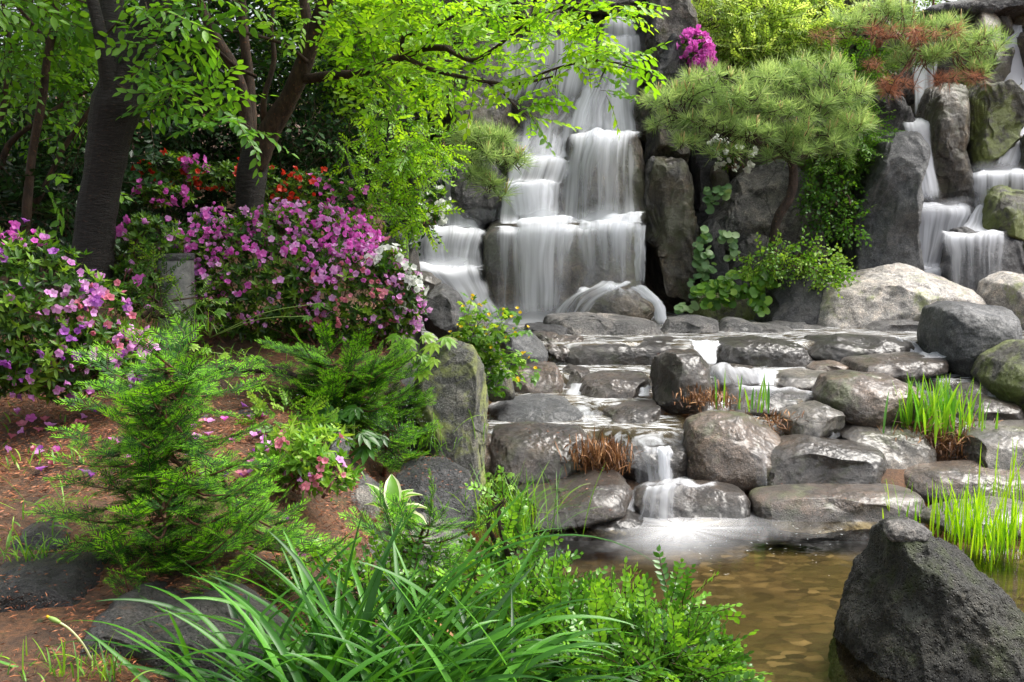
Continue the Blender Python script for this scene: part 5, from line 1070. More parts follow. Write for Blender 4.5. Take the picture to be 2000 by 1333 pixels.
# ================================================================ pines
def pine(label, lims, clumps, seed, dead=(), bark='pinebark', name='pine_tree', cat='pine', cand=.3):
    rng = np.random.default_rng(seed); root = empty(name, tuple(P(*lims[0][0][0])), label, cat)
    pts = limbs('trunk', lims[:1], M[bark], root, .12, seed, 12)
    if len(lims) > 1: pts = np.concatenate([pts, limbs('branch', lims[1:], M[bark], root, .12, seed, 8)])
    b = Buf(); cb = Buf(); tw = Buf()
    def pads(cl, mi):
        for u, v, ru, rv, Y, rY, n in cl:
            rv *= .72; n = int(n*(.62 if mi == 0 else 1.1)); Y -= .22*mi
            c = P(u, v, Y); rad = np.array([ru*Y/FPX, rY, rv*Y/FPX]); off, d = inside(rng, n, rad, .7); pos = c+off
            dirs = norm(norm(off/rad)*np.array([.8, .8, .3])+np.array([0, 0, .75])+.35*rng.normal(size=(n, 3))); w_ = rng.integers(0, 4 if mi == 0 else 2, n)
            for k in range(4 if mi == 0 else 2):
                q = w_ == k; T = (LF['pine'] if mi == 0 else LF['dead'])[k]; T = (T[0], T[1], T[2], np.where(T[3] == 0, mi, 2), T[4])
                b.scatter(T, pos[q], frames(dirs[q]), rng.uniform(.8, 1.2, q.sum()), rng.uniform(-.25, .3, q.sum())+.2*off[q, 2]/rad[2])
            if mi == 0:
                for i in np.where((rng.random(n) < cand) & (off[:, 2] > -.2*rad[2]))[0]:
                    for _ in range(rng.integers(1, 4)):
                        h = rng.uniform(.05, .12); e = pos[i]+np.array([rng.normal()*.02, rng.normal()*.02, h]); tube(b, [pos[i], (pos[i]+e)/2+rng.normal(size=3)*.003, e], [.0045, .0045, .003], 4, 4, 3, a=rng.random())
            for i in range(0, n, 3):
                e = pos[i]; s_ = pts[np.argmin(np.linalg.norm(pts-e, axis=1)+rng.random(len(pts))*.1)]
                m1 = s_*.6+e*.4+rng.normal(size=3)*.04; tube(tw, [s_, m1, e], [.008, .005, .003], 7, 4, 0, .1)
    pads(clumps, 0); pads(dead, 1)
    finish(tw, 'twigs', [M[bark]], root); finish(b, 'needles', [M['pine'], M['pinedead'], M['twig'], M['candle']], root); return root
pine('broad flat-topped pine with curved black trunk in front of the cliff', [([(1512,520,9.0),(1510,470,9.0),(1520,425,8.97),(1543,385,8.95),(1550,345,8.95),(1545,310,8.95)],[9,9,9,9,9,8]),
   ([(1548,320,8.95),(1520,290,8.9),(1480,280,8.9),(1430,265,8.85),(1380,250,8.8),(1320,220,8.8)],[7,6,5,4,4,2]), ([(1545,310,8.95),(1560,260,8.9),(1590,220,8.9),(1620,190,8.9)],[6,5,4,3]), ([(1480,280,8.9),(1460,220,8.85),(1450,180,8.85)],[4,3,2]), ([(1550,315,8.95),(1600,290,9),(1650,260,9)],[5,4,3])],
   [(1310,195,55,26,8.8,.25,44),(1390,165,60,34,8.85,.3,60),(1450,200,60,34,8.8,.3,56),(1520,160,60,34,8.95,.3,56),(1590,140,65,32,9.0,.3,64),(1640,190,50,40,9.0,.3,56),(1660,245,40,36,9.0,.25,44),(1560,215,75,34,8.8,.3,64),(1480,255,70,30,8.75,.3,54),(1390,240,60,30,8.75,.25,42),(1590,270,70,30,8.8,.3,52),(1340,285,34,20,8.75,.15,16),(1420,300,40,20,8.75,.15,14),(1300,240,40,24,8.8,.2,18),(1650,290,40,24,8.9,.2,20),(1540,300,50,20,8.75,.2,18)], 101)
pine('pine with rusty dead needle tufts above the right waterfall', [([(1692,140,9.9),(1705,115,9.85),(1716,85,9.8),(1722,60,9.8)],[8,8,7,5]), ([(1718,75,9.8),(1750,72,9.7),(1775,85,9.7),(1790,100,9.6)],[4,4,3,3]), ([(1720,60,9.8),(1700,50,9.8),(1670,55,9.8)],[4,3,2]), ([(1790,100,9.6),(1840,110,9.6),(1900,90,9.6)],[3,3,2])],
   [(1665,50,50,24,9.8,.25,44),(1730,25,60,26,9.8,.3,54),(1770,50,40,24,9.8,.2,26),(1850,60,60,28,9.6,.25,44),(1910,80,50,28,9.6,.25,40),(1930,110,30,20,9.6,.2,20),(1800,115,50,20,9.6,.2,26),(1850,105,50,20,9.6,.2,22),(1900,140,36,18,9.6,.2,20),(1760,100,30,16,9.7,.15,12),(1730,130,40,16,9.7,.15,12)], 102,
   [(1755,165,38,16,9.6,.15,16),(1735,178,20,10,9.6,.1,7),(1800,65,34,20,9.6,.15,13),(1720,62,30,16,9.7,.15,10),(1850,152,34,9,9.6,.1,9),(1915,148,28,9,9.6,.1,8),(1610,70,22,14,9.8,.1,6),(1700,130,20,14,9.7,.1,5),(1870,60,20,12,9.6,.1,4)], 'redbark')
pine('small pine branch pad hanging left of the main waterfall', [([(850,290,8.3),(890,285,8.3),(930,290,8.3),(970,300,8.25),(1010,310,8.2)],[4,4,3,3,2]), ([(900,290,8.3),(930,330,8.25),(970,370,8.2)],[3,2,1.5])],
   [(920,265,45,18,8.3,.2,40),(965,275,38,18,8.3,.2,34),(990,310,34,14,8.2,.15,24),(930,305,45,18,8.25,.2,34),(920,340,36,14,8.2,.15,20),(955,360,24,12,8.2,.1,13),(975,378,16,8,8.2,.1,8),(890,300,30,18,8.3,.15,18),(1015,318,16,8,8.2,.1,6)], 103, name='pine_branch', cat='pine')
# ================================================================ shrubs right and on the cliff
bush('pale yellow-green feathery bush at the top of the cliff', [(1430,40,75,45,10.3,.3,260),(1500,60,90,50,10.2,.3,320),(1570,85,60,35,10.1,.3,150),(1470,110,60,26,10.0,.25,130),(1600,40,50,40,10.3,.3,110),(1400,0,50,40,10.5,.3,110),(1540,0,90,40,10.5,.3,170)], 111, 'maple', 'pale', (1., 1.5), (0, 1), name='leafy_bush', cat='bush', grad=.2)
bush('dense green bush behind the right side of the broad pine', [(1640,170,60,50,9.7,.3,150),(1670,270,36,50,9.5,.25,120),(1640,310,50,40,9.5,.2,110),(1690,120,40,30,9.9,.2,60)], 112, 'maple', 'lush', (.9, 1.3), (0, .6), name='leafy_bush', cat='bush')
LF['ivy'] = [sprayT(i, .16, 6, leafS(.042, .03), 60, .3, .3) for i in range(40, 43)]
bush('dark green vine hanging down the cliff beside the big pillar', [(1625,370,38,32,9.3,.12,90),(1630,420,40,24,9.25,.12,60),(1660,440,24,14,9.2,.1,26),(1580,380,16,20,9.3,.1,18)], 113, 'ivy', 'coto', (.9, 1.2), (0, .8), name='hanging_vine', cat='vine', droop=.3)
bush('bright green leafy plant on both sides of the pine foot', [(1550,500,50,20,8.75,.15,70),(1600,520,50,24,8.75,.15,90),(1630,545,28,16,8.7,.1,34),(1500,515,50,24,8.8,.15,70)], 114, 'ivy', 'lush', (.8, 1.1), (.2, 1), name='leafy_plant', cat='plant')
# small background trees over the top edge
bush('blurred green tree above the long capping slab', [(1880,-30,120,40,16,.6,120),(1960,-10,60,20,17,.5,60),(1700,-40,90,40,15,.5,80)], 115, 'back', 'lush', (1, 1.4), name='background_tree', cat='tree')
bush('hazy green trees beyond the top of the main waterfall', [(1180,-50,160,46,15,.6,150)], 116, 'back', 'lush', (1, 1.4), name='background_tree', cat='tree')
# wooden stakes on the slab
st = []
for k, (u, h, w_) in enumerate([(1785,30,4),(1822,24,4),(1873,22,5),(1888,22,5),(1894,22,4),(1900,24,5),(1935,16,4),(1966,14,4)]):
    b = Buf(); c0 = P(u, 22, 11.1); bmv = w_/2*11/FPX; hh = h*2*11/FPX
    tube(b, [c0-[0, 0, .1], c0+[.005*(k % 3-1), 0, hh*.5], c0+[.01*(k % 3-1), 0, hh]], [bmv*1.1, bmv, bmv*.95], 6, 8, 0, .1, k)
    o = b.build('wooden_stake', [M['redbark']]); tag(o, 'thin reddish wooden stake standing on the ground behind the long capping slab', 'stake', 'wooden stakes behind the capping slab')
# ================================================================ blades and clumps
def blades(buf, bases, az, el, L, W, droop, seed, m=0, seg=12, vr=(0, 1), fold=.3, twist=.0):
    rng = np.random.default_rng(seed)
    for i in range(len(bases)):
        t = np.linspace(0, 1, seg+1); a = el[i]-droop[i]*t**1.4; ds = L[i]/seg
        h = np.concatenate([[0], np.cumsum(np.cos((a[1:]+a[:-1])/2)*ds)]); z = np.concatenate([[0], np.cumsum(np.sin((a[1:]+a[:-1])/2)*ds)])
        ca, sa = math.cos(az[i]), math.sin(az[i]); sway = rng.normal()*.06*L[i]*t**2
        c = np.stack([bases[i][0]+ca*h-sa*sway, bases[i][1]+sa*h+ca*sway, bases[i][2]+z], -1)
        tg = norm(np.gradient(c, axis=0)); lat = norm(np.cross(tg, [0, 0, 1.])+1e-4); tw = rng.normal()*twist*t+rng.normal()*.25
        nrm = np.cross(lat, tg); lat = lat*np.cos(tw)[:, None]+nrm*np.sin(tw)[:, None]; nrm = np.cross(lat, tg)
        w_ = W[i]*.5*np.minimum(1, .55+t*1.2)*np.clip((1-t)/.45, 0, 1)**.7+.0004
        V = np.stack([c+lat*w_[:, None], c-nrm*(w_*fold)[:, None], c-lat*w_[:, None]], 1).reshape(-1, 3)
        j = np.arange(seg)*3; q = np.concatenate([np.stack([j, j+1, j+4, j+3], -1), np.stack([j+1, j+2, j+5, j+4], -1)])
        buf.raw(V, q.ravel(), np.full(len(q), 4), np.full(len(q), m), rng.uniform(*vr))
def clumpo(name, label, cat, base, n, spread, L, W, el, droop, mt, seed, az=None, vr=(0, 1), extra=None, group=None, fold=.3, twist=.3, roots=None, part='blades'):
    rng = np.random.default_rng(seed); base = np.array(base, float); root = empty(name, tuple(base), label, cat, group); b = Buf()
    bs = base+rng.normal(size=(n, 3))*np.array(spread)*.5
    az_ = rng.uniform(0, 2*math.pi, n) if az is None else az(rng, n, bs)
    blades(b, bs, az_, np.array([R(x) for x in rng.uniform(*el, n)]), rng.uniform(*L, n), rng.uniform(*W, n), rng.uniform(*droop, n), seed, 0, 12, vr, fold, twist)
    finish(b, part, [M[mt]], root)
    if roots:
        b = Buf(); k, rl, rs = roots; bs = base+rng.normal(size=(k, 3))*np.array(rs)*.5
        blades(b, bs, rng.uniform(0, 2*math.pi, k), rng.uniform(-.3, 1.4, k), rng.uniform(rl*.5, rl, k), rng.uniform(.004, .009, k), rng.uniform(-.5, 2.2, k), seed+1, 0, 6, (0, 1), .3, .5)
        finish(b, 'dead_leaves', [M['straw']], root)
    return root
# the daylily clump in the foreground
rng = np.random.default_rng(77); base = np.array([-.36, 2.35, .23]); root = empty('daylily_clump', tuple(base), 'large clump of long arching strap leaves in the bottom centre foreground', 'grass clump')
b = Buf(); n = 430; bs = base+np.stack([rng.normal(size=n)*.2, rng.normal(size=n)*.13, rng.uniform(-.05, .05, n)], -1)
az = np.where(rng.random(n) < .55, rng.normal(0, .6, n), rng.normal(math.pi, .75, n)); el = np.radians(rng.uniform(48, 88, n)); 
blades(b, bs, az, el, rng.uniform(.34, .64, n), rng.uniform(.013, .023, n), rng.uniform(.4, 1.9, n), 78, 0, 16, (0, 1), .35, .3)
def ex(u0, v0, Y0, u1, v1, Y1, el, W=.02, droop=None, r=.5):
    p0, p1 = P(u0, v0, Y0), P(u1, v1, Y1); d = p1-p0; hd = math.hypot(d[0], d[1]); az_ = math.atan2(d[1], d[0]); best = None
    for dr in np.linspace(0, 2.6, 27):
        for e in (R(el),):
            t = np.linspace(0, 1, 17); a = e-dr*t**1.4; hh = np.mean(np.cos(a)); zz = np.mean(np.sin(a))
            err = abs(math.atan2(zz, hh)-math.atan2(d[2], hd)); 
            if best is None or err < best[0]: best = (err, dr, np.linalg.norm(d)/math.hypot(hh, zz))
    blades(b, [p0], [az_], [R(el)], [best[2]], [W], [best[1]], int(u1+v1), 0, 20, (r, r+.01), .35, .1)
for e_ in [(760,1400,2.4,1053,935,2.5,68,.022),(720,1400,2.3,1245,1085,2.5,72,.02),(700,1400,2.35,1115,1045,2.45,70,.02),(760,1420,2.3,1240,1225,2.4,50,.02),(740,1420,2.3,1170,1260,2.35,40,.018),(640,1420,2.3,262,1225,2.35,66,.02),(620,1430,2.2,310,1330,2.2,70,.022),
           (700,1400,2.4,520,1040,2.5,82,.022),(660,1400,2.4,850,980,2.6,80,.02),(640,1400,2.4,585,1030,2.6,86,.02),(690,1400,2.4,790,1000,2.6,82,.022),(600,1420,2.3,380,1110,2.4,80,.022),(720,1400,2.3,1130,1150,2.4,62,.018),(800,1420,2.3,1290,1290,2.35,38,.02),
           (650,1400,2.5,700,985,2.6,86,.018),(780,1400,2.4,1000,1080,2.6,66,.02),(560,1430,2.3,480,1180,2.4,84,.02),(720,1440,2.2,960,1300,2.2,60,.022),(700,1440,2.2,560,1270,2.2,80,.026),(680,1440,2.2,860,1320,2.15,70,.024)]:
    ex(*e_, r=rng.uniform(.2, .9))
finish(b, 'blades', [M['blade']], root)
b = Buf(); n = 16; bs = base+np.stack([rng.normal(size=n)*.2, rng.normal(size=n)*.12-.05, rng.uniform(-.05, .05, n)], -1)
blades(b, bs, rng.uniform(0, 2*math.pi, n), rng.uniform(.7, 1.3, n), rng.uniform(.25, .5, n), rng.uniform(.008, .014, n), rng.uniform(1.2, 2.6, n), 79, 0, 14, (.5, 1), .5, .8)
finish(b, 'withered_blades', [M['straw']], root)
# dew drops lying on the leaves
ds = []; me_ = [c for c in root.children if c.name.startswith('blades')][0].data; co_ = np.empty(len(me_.vertices)*3); me_.vertices.foreach_get('co', co_); co_ = co_.reshape(-1, 3)
sel = co_[rng.integers(0, len(co_), 900)]; b = Buf(); oc = tpl([(1,0,0),(0,1,0),(-1,0,0),(0,-1,0),(0,0,1),(0,0,-.4)], [(0,1,4),(1,2,4),(2,3,4),(3,0,4),(1,0,5),(2,1,5),(3,2,5),(0,3,5)])
b.scatter(oc, sel+[0, -.001, .0012], np.broadcast_to(np.eye(3), (900, 3, 3)), rng.uniform(.0008, .0019, 900)); dm, n_, l_, b_ = mat('dew'); b_.inputs['Base Color'].default_value = (.75, .85, .75, 1); b_.inputs['Roughness'].default_value = .08; b_.inputs['Specular IOR Level'].default_value = 1
o = b.build('dew_drops', [dm], root); o['kind'] = 'stuff'
# cotoneaster mound
LFc = LF['coto']
def mound(label, clumps, seed, name='cotoneaster_bush', mt='coto', leafs='coto', **k): return bush(label, clumps, seed, leafs, mt, name=name, cat='bush', **{**dict(s=(.8, 1.15), vr=(0, .85), stems=14, out=.65, up=.6, grad=.25), **k})
mound('bushy small-leaved green shrub overhanging the pond at the bottom centre', [(1180,1290,170,80,2.75,.22,420),(1300,1290,90,60,2.7,.15,190),(1050,1240,120,90,2.85,.2,260),(1370,1310,50,30,2.65,.1,60),(1320,1200,30,30,2.85,.1,36),(1150,1350,220,60,2.6,.2,220),(940,1220,100,60,3.0,.2,150),(1200,1215,70,30,2.9,.1,70),(1110,1185,60,20,3.0,.1,44),(1250,1330,150,60,2.5,.15,160)], 121)
mound('small-leaved shoots rising behind the daylily clump at the pond edge', [(1000,1070,30,40,3.3,.1,26),(1030,1130,60,36,3.2,.12,50),(960,1140,60,36,3.3,.12,44),(985,985,8,26,3.35,.05,5)], 122)
mound('low dark shrub with small leaves between the daylily and the flat slab', [(760,1160,120,40,3.1,.15,110),(650,1160,100,50,3.0,.15,80),(880,1150,70,34,3.1,.1,44)], 123)
mound('little box bush in front of the creeping yew', [(560,830,75,38,4.4,.2,110),(630,850,40,30,4.3,.15,40)], 124, mt='lush', vr=(0, .7), s=(.7,.95), name='box_bush')
# iris and dead tufts
clumpo('iris_clump', 'large clump of bright upright iris leaves with brown dead base at right', 'iris', P(1825, 846, 6.0), 150, (.25, .18, .03), (.16, .38), (.012, .02), (70, 96), (-.1, .45), 'iris', 131, vr=(.2, 1), roots=(420, .1, (.34, .16, .05)))
clumpo('iris_clump', 'small sparse clump of short iris leaves in the middle of the stream', 'iris', P(1455, 800, 6.05), 16, (.22, .08, .02), (.1, .26), (.01, .014), (70, 100), (-.1, .4), 'iris', 132, vr=(.1, .8))
clumpo('dead_iris_tuft', 'brown dead iris stubble running down between two boulders', 'dead plant', P(1510, 830, 5.95), 300, (.22, .12, .08), (.03, .075), (.004, .009), (-20, 100), (-.5, 2), 'straw', 133, part='stalks')
clumpo('dead_iris_tuft', 'brown dead iris stubble right of the tall dark mid-stream boulder', 'dead plant', P(1385, 785, 6.15), 320, (.18, .12, .05), (.04, .09), (.004, .009), (0, 110), (-.5, 1.8), 'straw', 134, part='stalks')
clumpo('dead_iris_tuft', 'dense brown cut-back grass tuft left of the small waterfall', 'dead plant', P(1172, 905, 5.5), 620, (.16, .1, .08), (.05, .13), (.004, .009), (40, 120), (-.6, 1.2), 'straw', 135, part='stalks')
clumpo('dead_iris_tuft', 'dark root mat under the large iris clump', 'dead plant', P(1835, 872, 5.88), 420, (.22, .1, .14), (.04, .1), (.004, .008), (-60, 100), (-.5, 2), 'straw', 136, vr=(0, .6), part='stalks')
# reeds in the pond
k = 0
for (u, v, n, sx_, Lh, lab) in [(1965,1075,200,.22,(.14,.37),'dense stand of tall bright reeds in the pond at the right edge'),(1890,1060,70,.1,(.12,.3),'looser reeds left of the dense stand in the pond'),(1780,1030,14,.14,(.08,.2),'few short thin reeds behind the top of the dark pyramid rock'),(2010,1020,50,.1,(.25,.42),'tall back reeds in front of the reddish boulder at the right edge')]:
    g = G(u, v, -.02); clumpo('reed_clump', lab, 'reeds', g, n, (sx_*1.6, .28, .0), Lh, (.006, .01), (74, 98), (-.1, .35), 'reed', 140+k, fold=.2, group='reeds standing in the pond'); k += 1
# fine grasses
def grasstuft(label, u, v, Y, n, sp, L, seed, el=(40, 90), mt='grass', W=(.0025, .004), dr=(.3, 1.4)): return clumpo('grass_tuft', label, 'grass', P(u, v, Y), n, sp, L, W, el, dr, mt, seed, fold=.1)
grasstuft('fine wiry grass beside the round needle-topped boulder', 985, 1040, 4.3, 260, (.22, .14, .02), (.15, .36), 151)
grasstuft('fine grass drooping over the blue-grey rock face', 780, 880, 4.9, 130, (.3, .08, .1), (.12, .26), 152, dr=(.8, 2))
grasstuft('small grass tuft on the soil by the dandelion', 165, 1320, 2.35, 60, (.14, .08, .01), (.04, .12), 153)
grasstuft('short grass tuft beside the dark stones at the left edge', 60, 1095, 3.0, 40, (.1, .06, .01), (.05, .12), 154)
grasstuft('sparse weeds at the bottom left corner of the soil', 40, 1310, 2.4, 40, (.16, .1, .01), (.03, .09), 155)
grasstuft('wispy pale weed leaning over the dark stone', 120, 985, 3.3, 30, (.12, .06, .01), (.1, .22), 156, (10, 50))
grasstuft('small weeds on the soil in front of the mounded azalea', 420, 700, 5.0, 60, (.4, .2, .01), (.04, .1), 157)
grasstuft('grass at the foot of the concrete post', 330, 650, 5.0, 90, (.4, .1, .01), (.06, .16), 158)
for k, (u, v, Y, lab) in enumerate([(60,900,3.8,'pale sprouting weeds on the litter near the left edge'),(210,880,3.9,'low weeds among fallen petals left of the yew sapling'),(470,760,4.6,'low weeds on the open soil between the yews'),(20,1050,3.1,'small weed tuft beside the rounded dark stone'),(560,960,3.7,'tiny grass blades below the pink azalea sprig'),(110,820,4.4,'grey-green weed under the left azalea bush')]):
    grasstuft(lab, u, v, Y, 46, (.3, .22, .015), (.03, .08), 170+k, mt='lush', W=(.004, .007))
# hosta
hr = empty('hosta', tuple(P(765, 1000, 4.0)), 'hosta with cream-edged green leaves between the two boulders', 'plant'); rng = np.random.default_rng(5)
for k, (az_, el_, L_, W_) in enumerate([(0,50,.17,.075),(20,25,.18,.07),(-30,15,.17,.07),(60,60,.16,.06),(150,70,.17,.05),(-10,-5,.17,.065),(100,75,.19,.07),(-60,0,.13,.06),(180,45,.12,.05),(35,65,.15,.06)]):
    b = Buf(); seg = 10; t = np.linspace(0, 1, seg+1); a = R(el_)-t**1.5*1.0; h = np.concatenate([[0], np.cumsum(np.cos(a[1:]))])/seg*L_; z = np.concatenate([[0], np.cumsum(np.sin(a[1:]))])/seg*L_
    wv = W_*.5*np.sin(np.clip(t*1.05, 0, 1)**.8*math.pi)**.8+.002; ca, sa = math.cos(R(az_)), math.sin(R(az_)); lx, ly = -sa, ca; V = []
    for i in range(seg+1):
        for s_, dz in ((-1, .25), (-.72, .06), (0, 0), (.72, .06), (1, .25)): V.append((ca*h[i]+lx*wv[i]*s_, sa*h[i]+ly*wv[i]*s_, z[i]+dz*wv[i]*(1+.3*math.sin(i*2.1)*(abs(s_) == 1))))
    F = []; Mi = []
    for i in range(seg):
        for j in range(4): F.append((i*5+j, i*5+j+1, i*5+6+j, i*5+5+j)); Mi.append(1 if j in (0, 3) else 0)
    b.raw(V, np.array(F).ravel(), np.full(len(F), 4), Mi, rng.uniform(.1, .6)); o = b.build('leaf', [M['lush'], M['cream']]); o.parent = hr; o.location = tuple(rng.normal(size=3)*.012)
# round leaved plant on the cliff foot
def roundT(seed, r=.035):
    rng = np.random.default_rng(seed); n = 12; V = [(0, 0, 0)]; 
    for i in range(n):
        th = i/n*2*math.pi; rr = r*(.55 if i == 6 else 1+.06*math.sin(i*2.9)); V.append((rr*math.cos(th)+r*.4, rr*math.sin(th), .12*r*math.sin(i*3.2)+.1*r))
    return tpl(V, [(0, i+1, (i+1) % n+1) for i in range(n)], 0)
LF['round'] = [roundT(i) for i in range(3)]
def discs(label, clumps, seed, name='round_leaved_plant', mt='round', sz=(.8, 1.3), tilt=.9):
    rng = np.random.default_rng(seed); u, v, ru, rv, Y, rY, n = clumps[0]; root = empty(name, tuple(P(u, v+rv, Y)), label, 'plant'); b = Buf(); sb = Buf()
    for (u, v, ru, rv, Y, rY, n) in clumps:
        off, d = inside(rng, n, [ru*Y/FPX, rY, rv*Y/FPX], .5); pos = P(u, v, Y)+off; upv = norm(np.array([0, -tilt, .75])+.35*rng.normal(size=(n, 3))); fr = frames(norm(rng.normal(size=(n, 3))*np.array([1, .3, .3])+[0, -.2, -.3]), upv); w_ = rng.integers(0, 3, n)
        for k in range(3): q = w_ == k; b.scatter(LF['round'][k], pos[q], fr[q], rng.uniform(*sz, q.sum()), rng.uniform(0, .9, q.sum()))
        for i in range(0, n, 2): tube(sb, [pos[i], pos[i]+[0, .05, -.03], pos[i]+[rng.normal()*.02, .1, -.09]], [.002, .002, .002], 4, 3, 0)
    finish(b, 'leaves', [M[mt]], root); finish(sb, 'stems', [M['gstem']], root); return root
discs('round pale-veined leaves climbing the gap beside the broad brown pillar', [(1372,470,16,28,9.3,.06,22),(1378,515,18,28,9.3,.06,24),(1365,560,16,24,9.25,.06,16),(1340,600,20,12,9.0,.06,10)], 161)
discs('small patch of round leaves above the rounded upright stone', [(1422,465,16,16,9.4,.05,14),(1425,490,12,16,9.4,.05,8)], 162)
discs('round leaves on the shoulder of the dark recessed slab', [(1400,375,26,14,9.5,.06,22),(1385,400,12,16,9.5,.05,8)], 163)
discs('carpet of round leaves spilling over the mossy stone', [(1400,575,55,26,8.9,.15,80),(1450,555,50,26,8.9,.15,80),(1480,590,18,24,8.75,.08,24),(1500,540,36,22,8.9,.12,40)], 164, mt='lush')
# yellow flowering plant
cr = empty('celandine', tuple(P(940, 770, 6.0)), 'loose plant with small yellow flowers growing beside the leaning grey rock', 'plant'); rng = np.random.default_rng(8); sb = Buf(); lb = Buf()
lobed = compose([(leafS(.04, .026), rotm((math.cos(a), math.sin(a), -.15)), (0, 0, 0), s_, 0) for a, s_ in ((0, 1.1), (.9, .8), (-.9, .8), (1.9, .55), (-1.9, .55))])
yf = flowerT(2, .014, .013, .9, 4); yfm = rawmesh('yellow_flower', *yf[:3], [M['yellow']], yf[3], {'r': yf[4]})
tips = [(905,600),(920,585),(880,650),(940,600),(955,615),(985,605),(1000,620),(1015,610),(1030,640),(1020,690),(1035,700),(1045,720),(970,640),(930,640),(990,660),(900,640),(960,680),(1005,650),(915,620),(980,700),(1050,735),(895,660),(950,655),(1010,740)]
for k, (u, v) in enumerate(tips):
    e = P(u, v, 5.75+rng.uniform(-.2, .2)); s0 = P(925+rng.uniform(-15, 20), 745+rng.uniform(-20, 20), 5.95); cc = tube(sb, [s0, s0*.45+e*.55+np.array([-.03, 0, .07]), e], [.003, .0025, .0012], 12, 4, 0, a=.6)
    for i in range(2, 12):
        for _ in range(2):
            d = norm(rng.normal(size=3)+[0, -.3, .1]); lb.scatter(lobed, np.array([cc[i]+d*.03]), frames(np.array([d])), rng.uniform(.7, 1.15), np.array([rng.uniform(0, 1)]))
    for j in range(1+k % 2):
        o = bpy.data.objects.new('yellow_flower', yfm); link(o, cr); q = frames(norm(rng.normal(size=(1, 3))*.5+[0, -.7, .7]))[0]; pp = e+rng.normal(size=3)*.018*(j > 0)-P(940, 770, 6.0)
        o.matrix_local = Matrix.Translation(Vector(pp)) @ Matrix(q.tolist()).to_4x4()
for i in range(170):
    p = P(rng.uniform(905, 985), rng.uniform(690, 775), 5.8+rng.uniform(-.1, .1)); d = norm(rng.normal(size=3)+[0, -.4, -.2]); lb.scatter(lobed, np.array([p]), frames(np.array([d])), rng.uniform(.7, 1.1), np.array([rng.uniform(-.2, .5)]))
finish(sb, 'stems', [M['gstem']], cr); finish(lb, 'leaves', [M['lush']], cr)
# palmate plants
palm = compose([(leafT(.085, .03, .2, .25), rotm((math.cos(a), math.sin(a), -.05)), (0, 0, 0), s_, 0) for a, s_ in ((0, 1.1), (.55, 1.), (-.55, 1.), (1.15, .8), (-1.15, .8), (1.8, .5), (-1.8, .5))])
def palms(label, pts, base, seed, s=(.8, 1.15), vr=(0, .8), mt='lush', name='palmate_plant'):
    rng = np.random.default_rng(seed); bp = P(*base); root = empty(name, tuple(bp), label, 'plant'); lb = Buf(); sb = Buf()
    for (u, v, Y) in pts:
        p = P(u+rng.uniform(-6, 6), v+rng.uniform(-6, 6), Y); tube(sb, [bp, (bp+p)/2+[0, 0, .04], p], [.003, .0025, .002], 7, 4, 0); az_ = rng.uniform(-math.pi, 0)
        lb.scatter(palm, np.array([p]), frames(np.array([[math.cos(az_), math.sin(az_), -.35]]), norm(np.array([[rng.normal()*.2, -.45, 1]]))), rng.uniform(*s), np.array([rng.uniform(*vr)]))
    finish(sb, 'stems', [M['gstem']], root); finish(lb, 'leaves', [M[mt]], root); return root
palms('palm-shaped green leaves on top of the tall streaked rock', [(800,660,5.1),(830,655,5.1),(850,675,5.05),(820,690,5.0),(845,705,4.98),(800,690,5.0),(780,670,5.1),(825,720,4.98),(870,660,5.1),(770,650,5.2)], (810,720,5.15), 171, vr=(.3, 1))
palms('dark palm-shaped leaves under the creeping yew', [(660,800,4.5),(690,810,4.5),(640,820,4.5),(710,840,4.4),(680,850,4.4),(720,870,4.4),(740,850,4.45),(650,790,4.5),(700,800,4.5)], (690,880,4.5), 172, (.9, 1.3), (-.2, .3), 'coto')
palms('dark green leafy plant below the mounded azalea', [(400,590,5.15),(420,610,5.15),(390,620,5.1),(440,580,5.2),(380,600,5.2),(620,590,5.1),(600,620,5.1)], (410,660,5.2), 173, (.5,.7), (0, .5))
palms('broad weak leaves on a weed beside the soil patch', [(330,660,4.7),(370,670,4.7),(410,680,4.7),(440,690,4.7),(350,690,4.7)], (350,720,4.7), 174, (.5,.7), (.5, 1))
palms('heart-leaved weed between the streaked rock and the curved flat boulder', [(955,925,4.9),(975,935,4.9),(990,945,4.9),(960,940,4.9),(1005,930,4.9)], (965,960,4.95), 175, (.35,.5), (.5, 1))
# concrete post
pr = empty('concrete_post', tuple(P(347, 645, 5.35)), 'short pale grey concrete post half hidden by the azalea', 'post'); Yp = 5.35; rp_ = 36*Yp/FPX; H = 150*Yp/FPX
def lathe(buf, prof, n=32, m=0):
    V = []; 
    for r_, z_ in prof:
        for i in range(n): V.append((r_*math.cos(i/n*2*math.pi), r_*math.sin(i/n*2*math.pi), z_))
    F = [(a*n+i, a*n+(i+1) % n, (a+1)*n+(i+1) % n, (a+1)*n+i) for a in range(len(prof)-1) for i in range(n)]
    L = list(np.array(F).ravel())+list(range((len(prof)-1)*n, len(prof)*n)); buf.raw(V, L, [4]*len(F)+[n], [m]*(len(F)+1))
cm = rockmat('concrete', (.2,.2,.19), (.27,.27,.26), (.33,.32,.31), None, 0, (.6, .8), .15, speck=.1)
b = Buf(); lathe(b, [(rp_, -.05), (rp_, H*.9), (rp_*.985, H*.92)]); o = b.build('shaft', [cm]); o.parent = pr
b = Buf(); lathe(b, [(rp_*1.04, H*.922), (rp_*1.06, H*.93), (rp_*1.06, H*.985), (rp_*1.02, H), (.001, H+.002)]); o = b.build('cap', [RM['dark']]); o.parent = pr
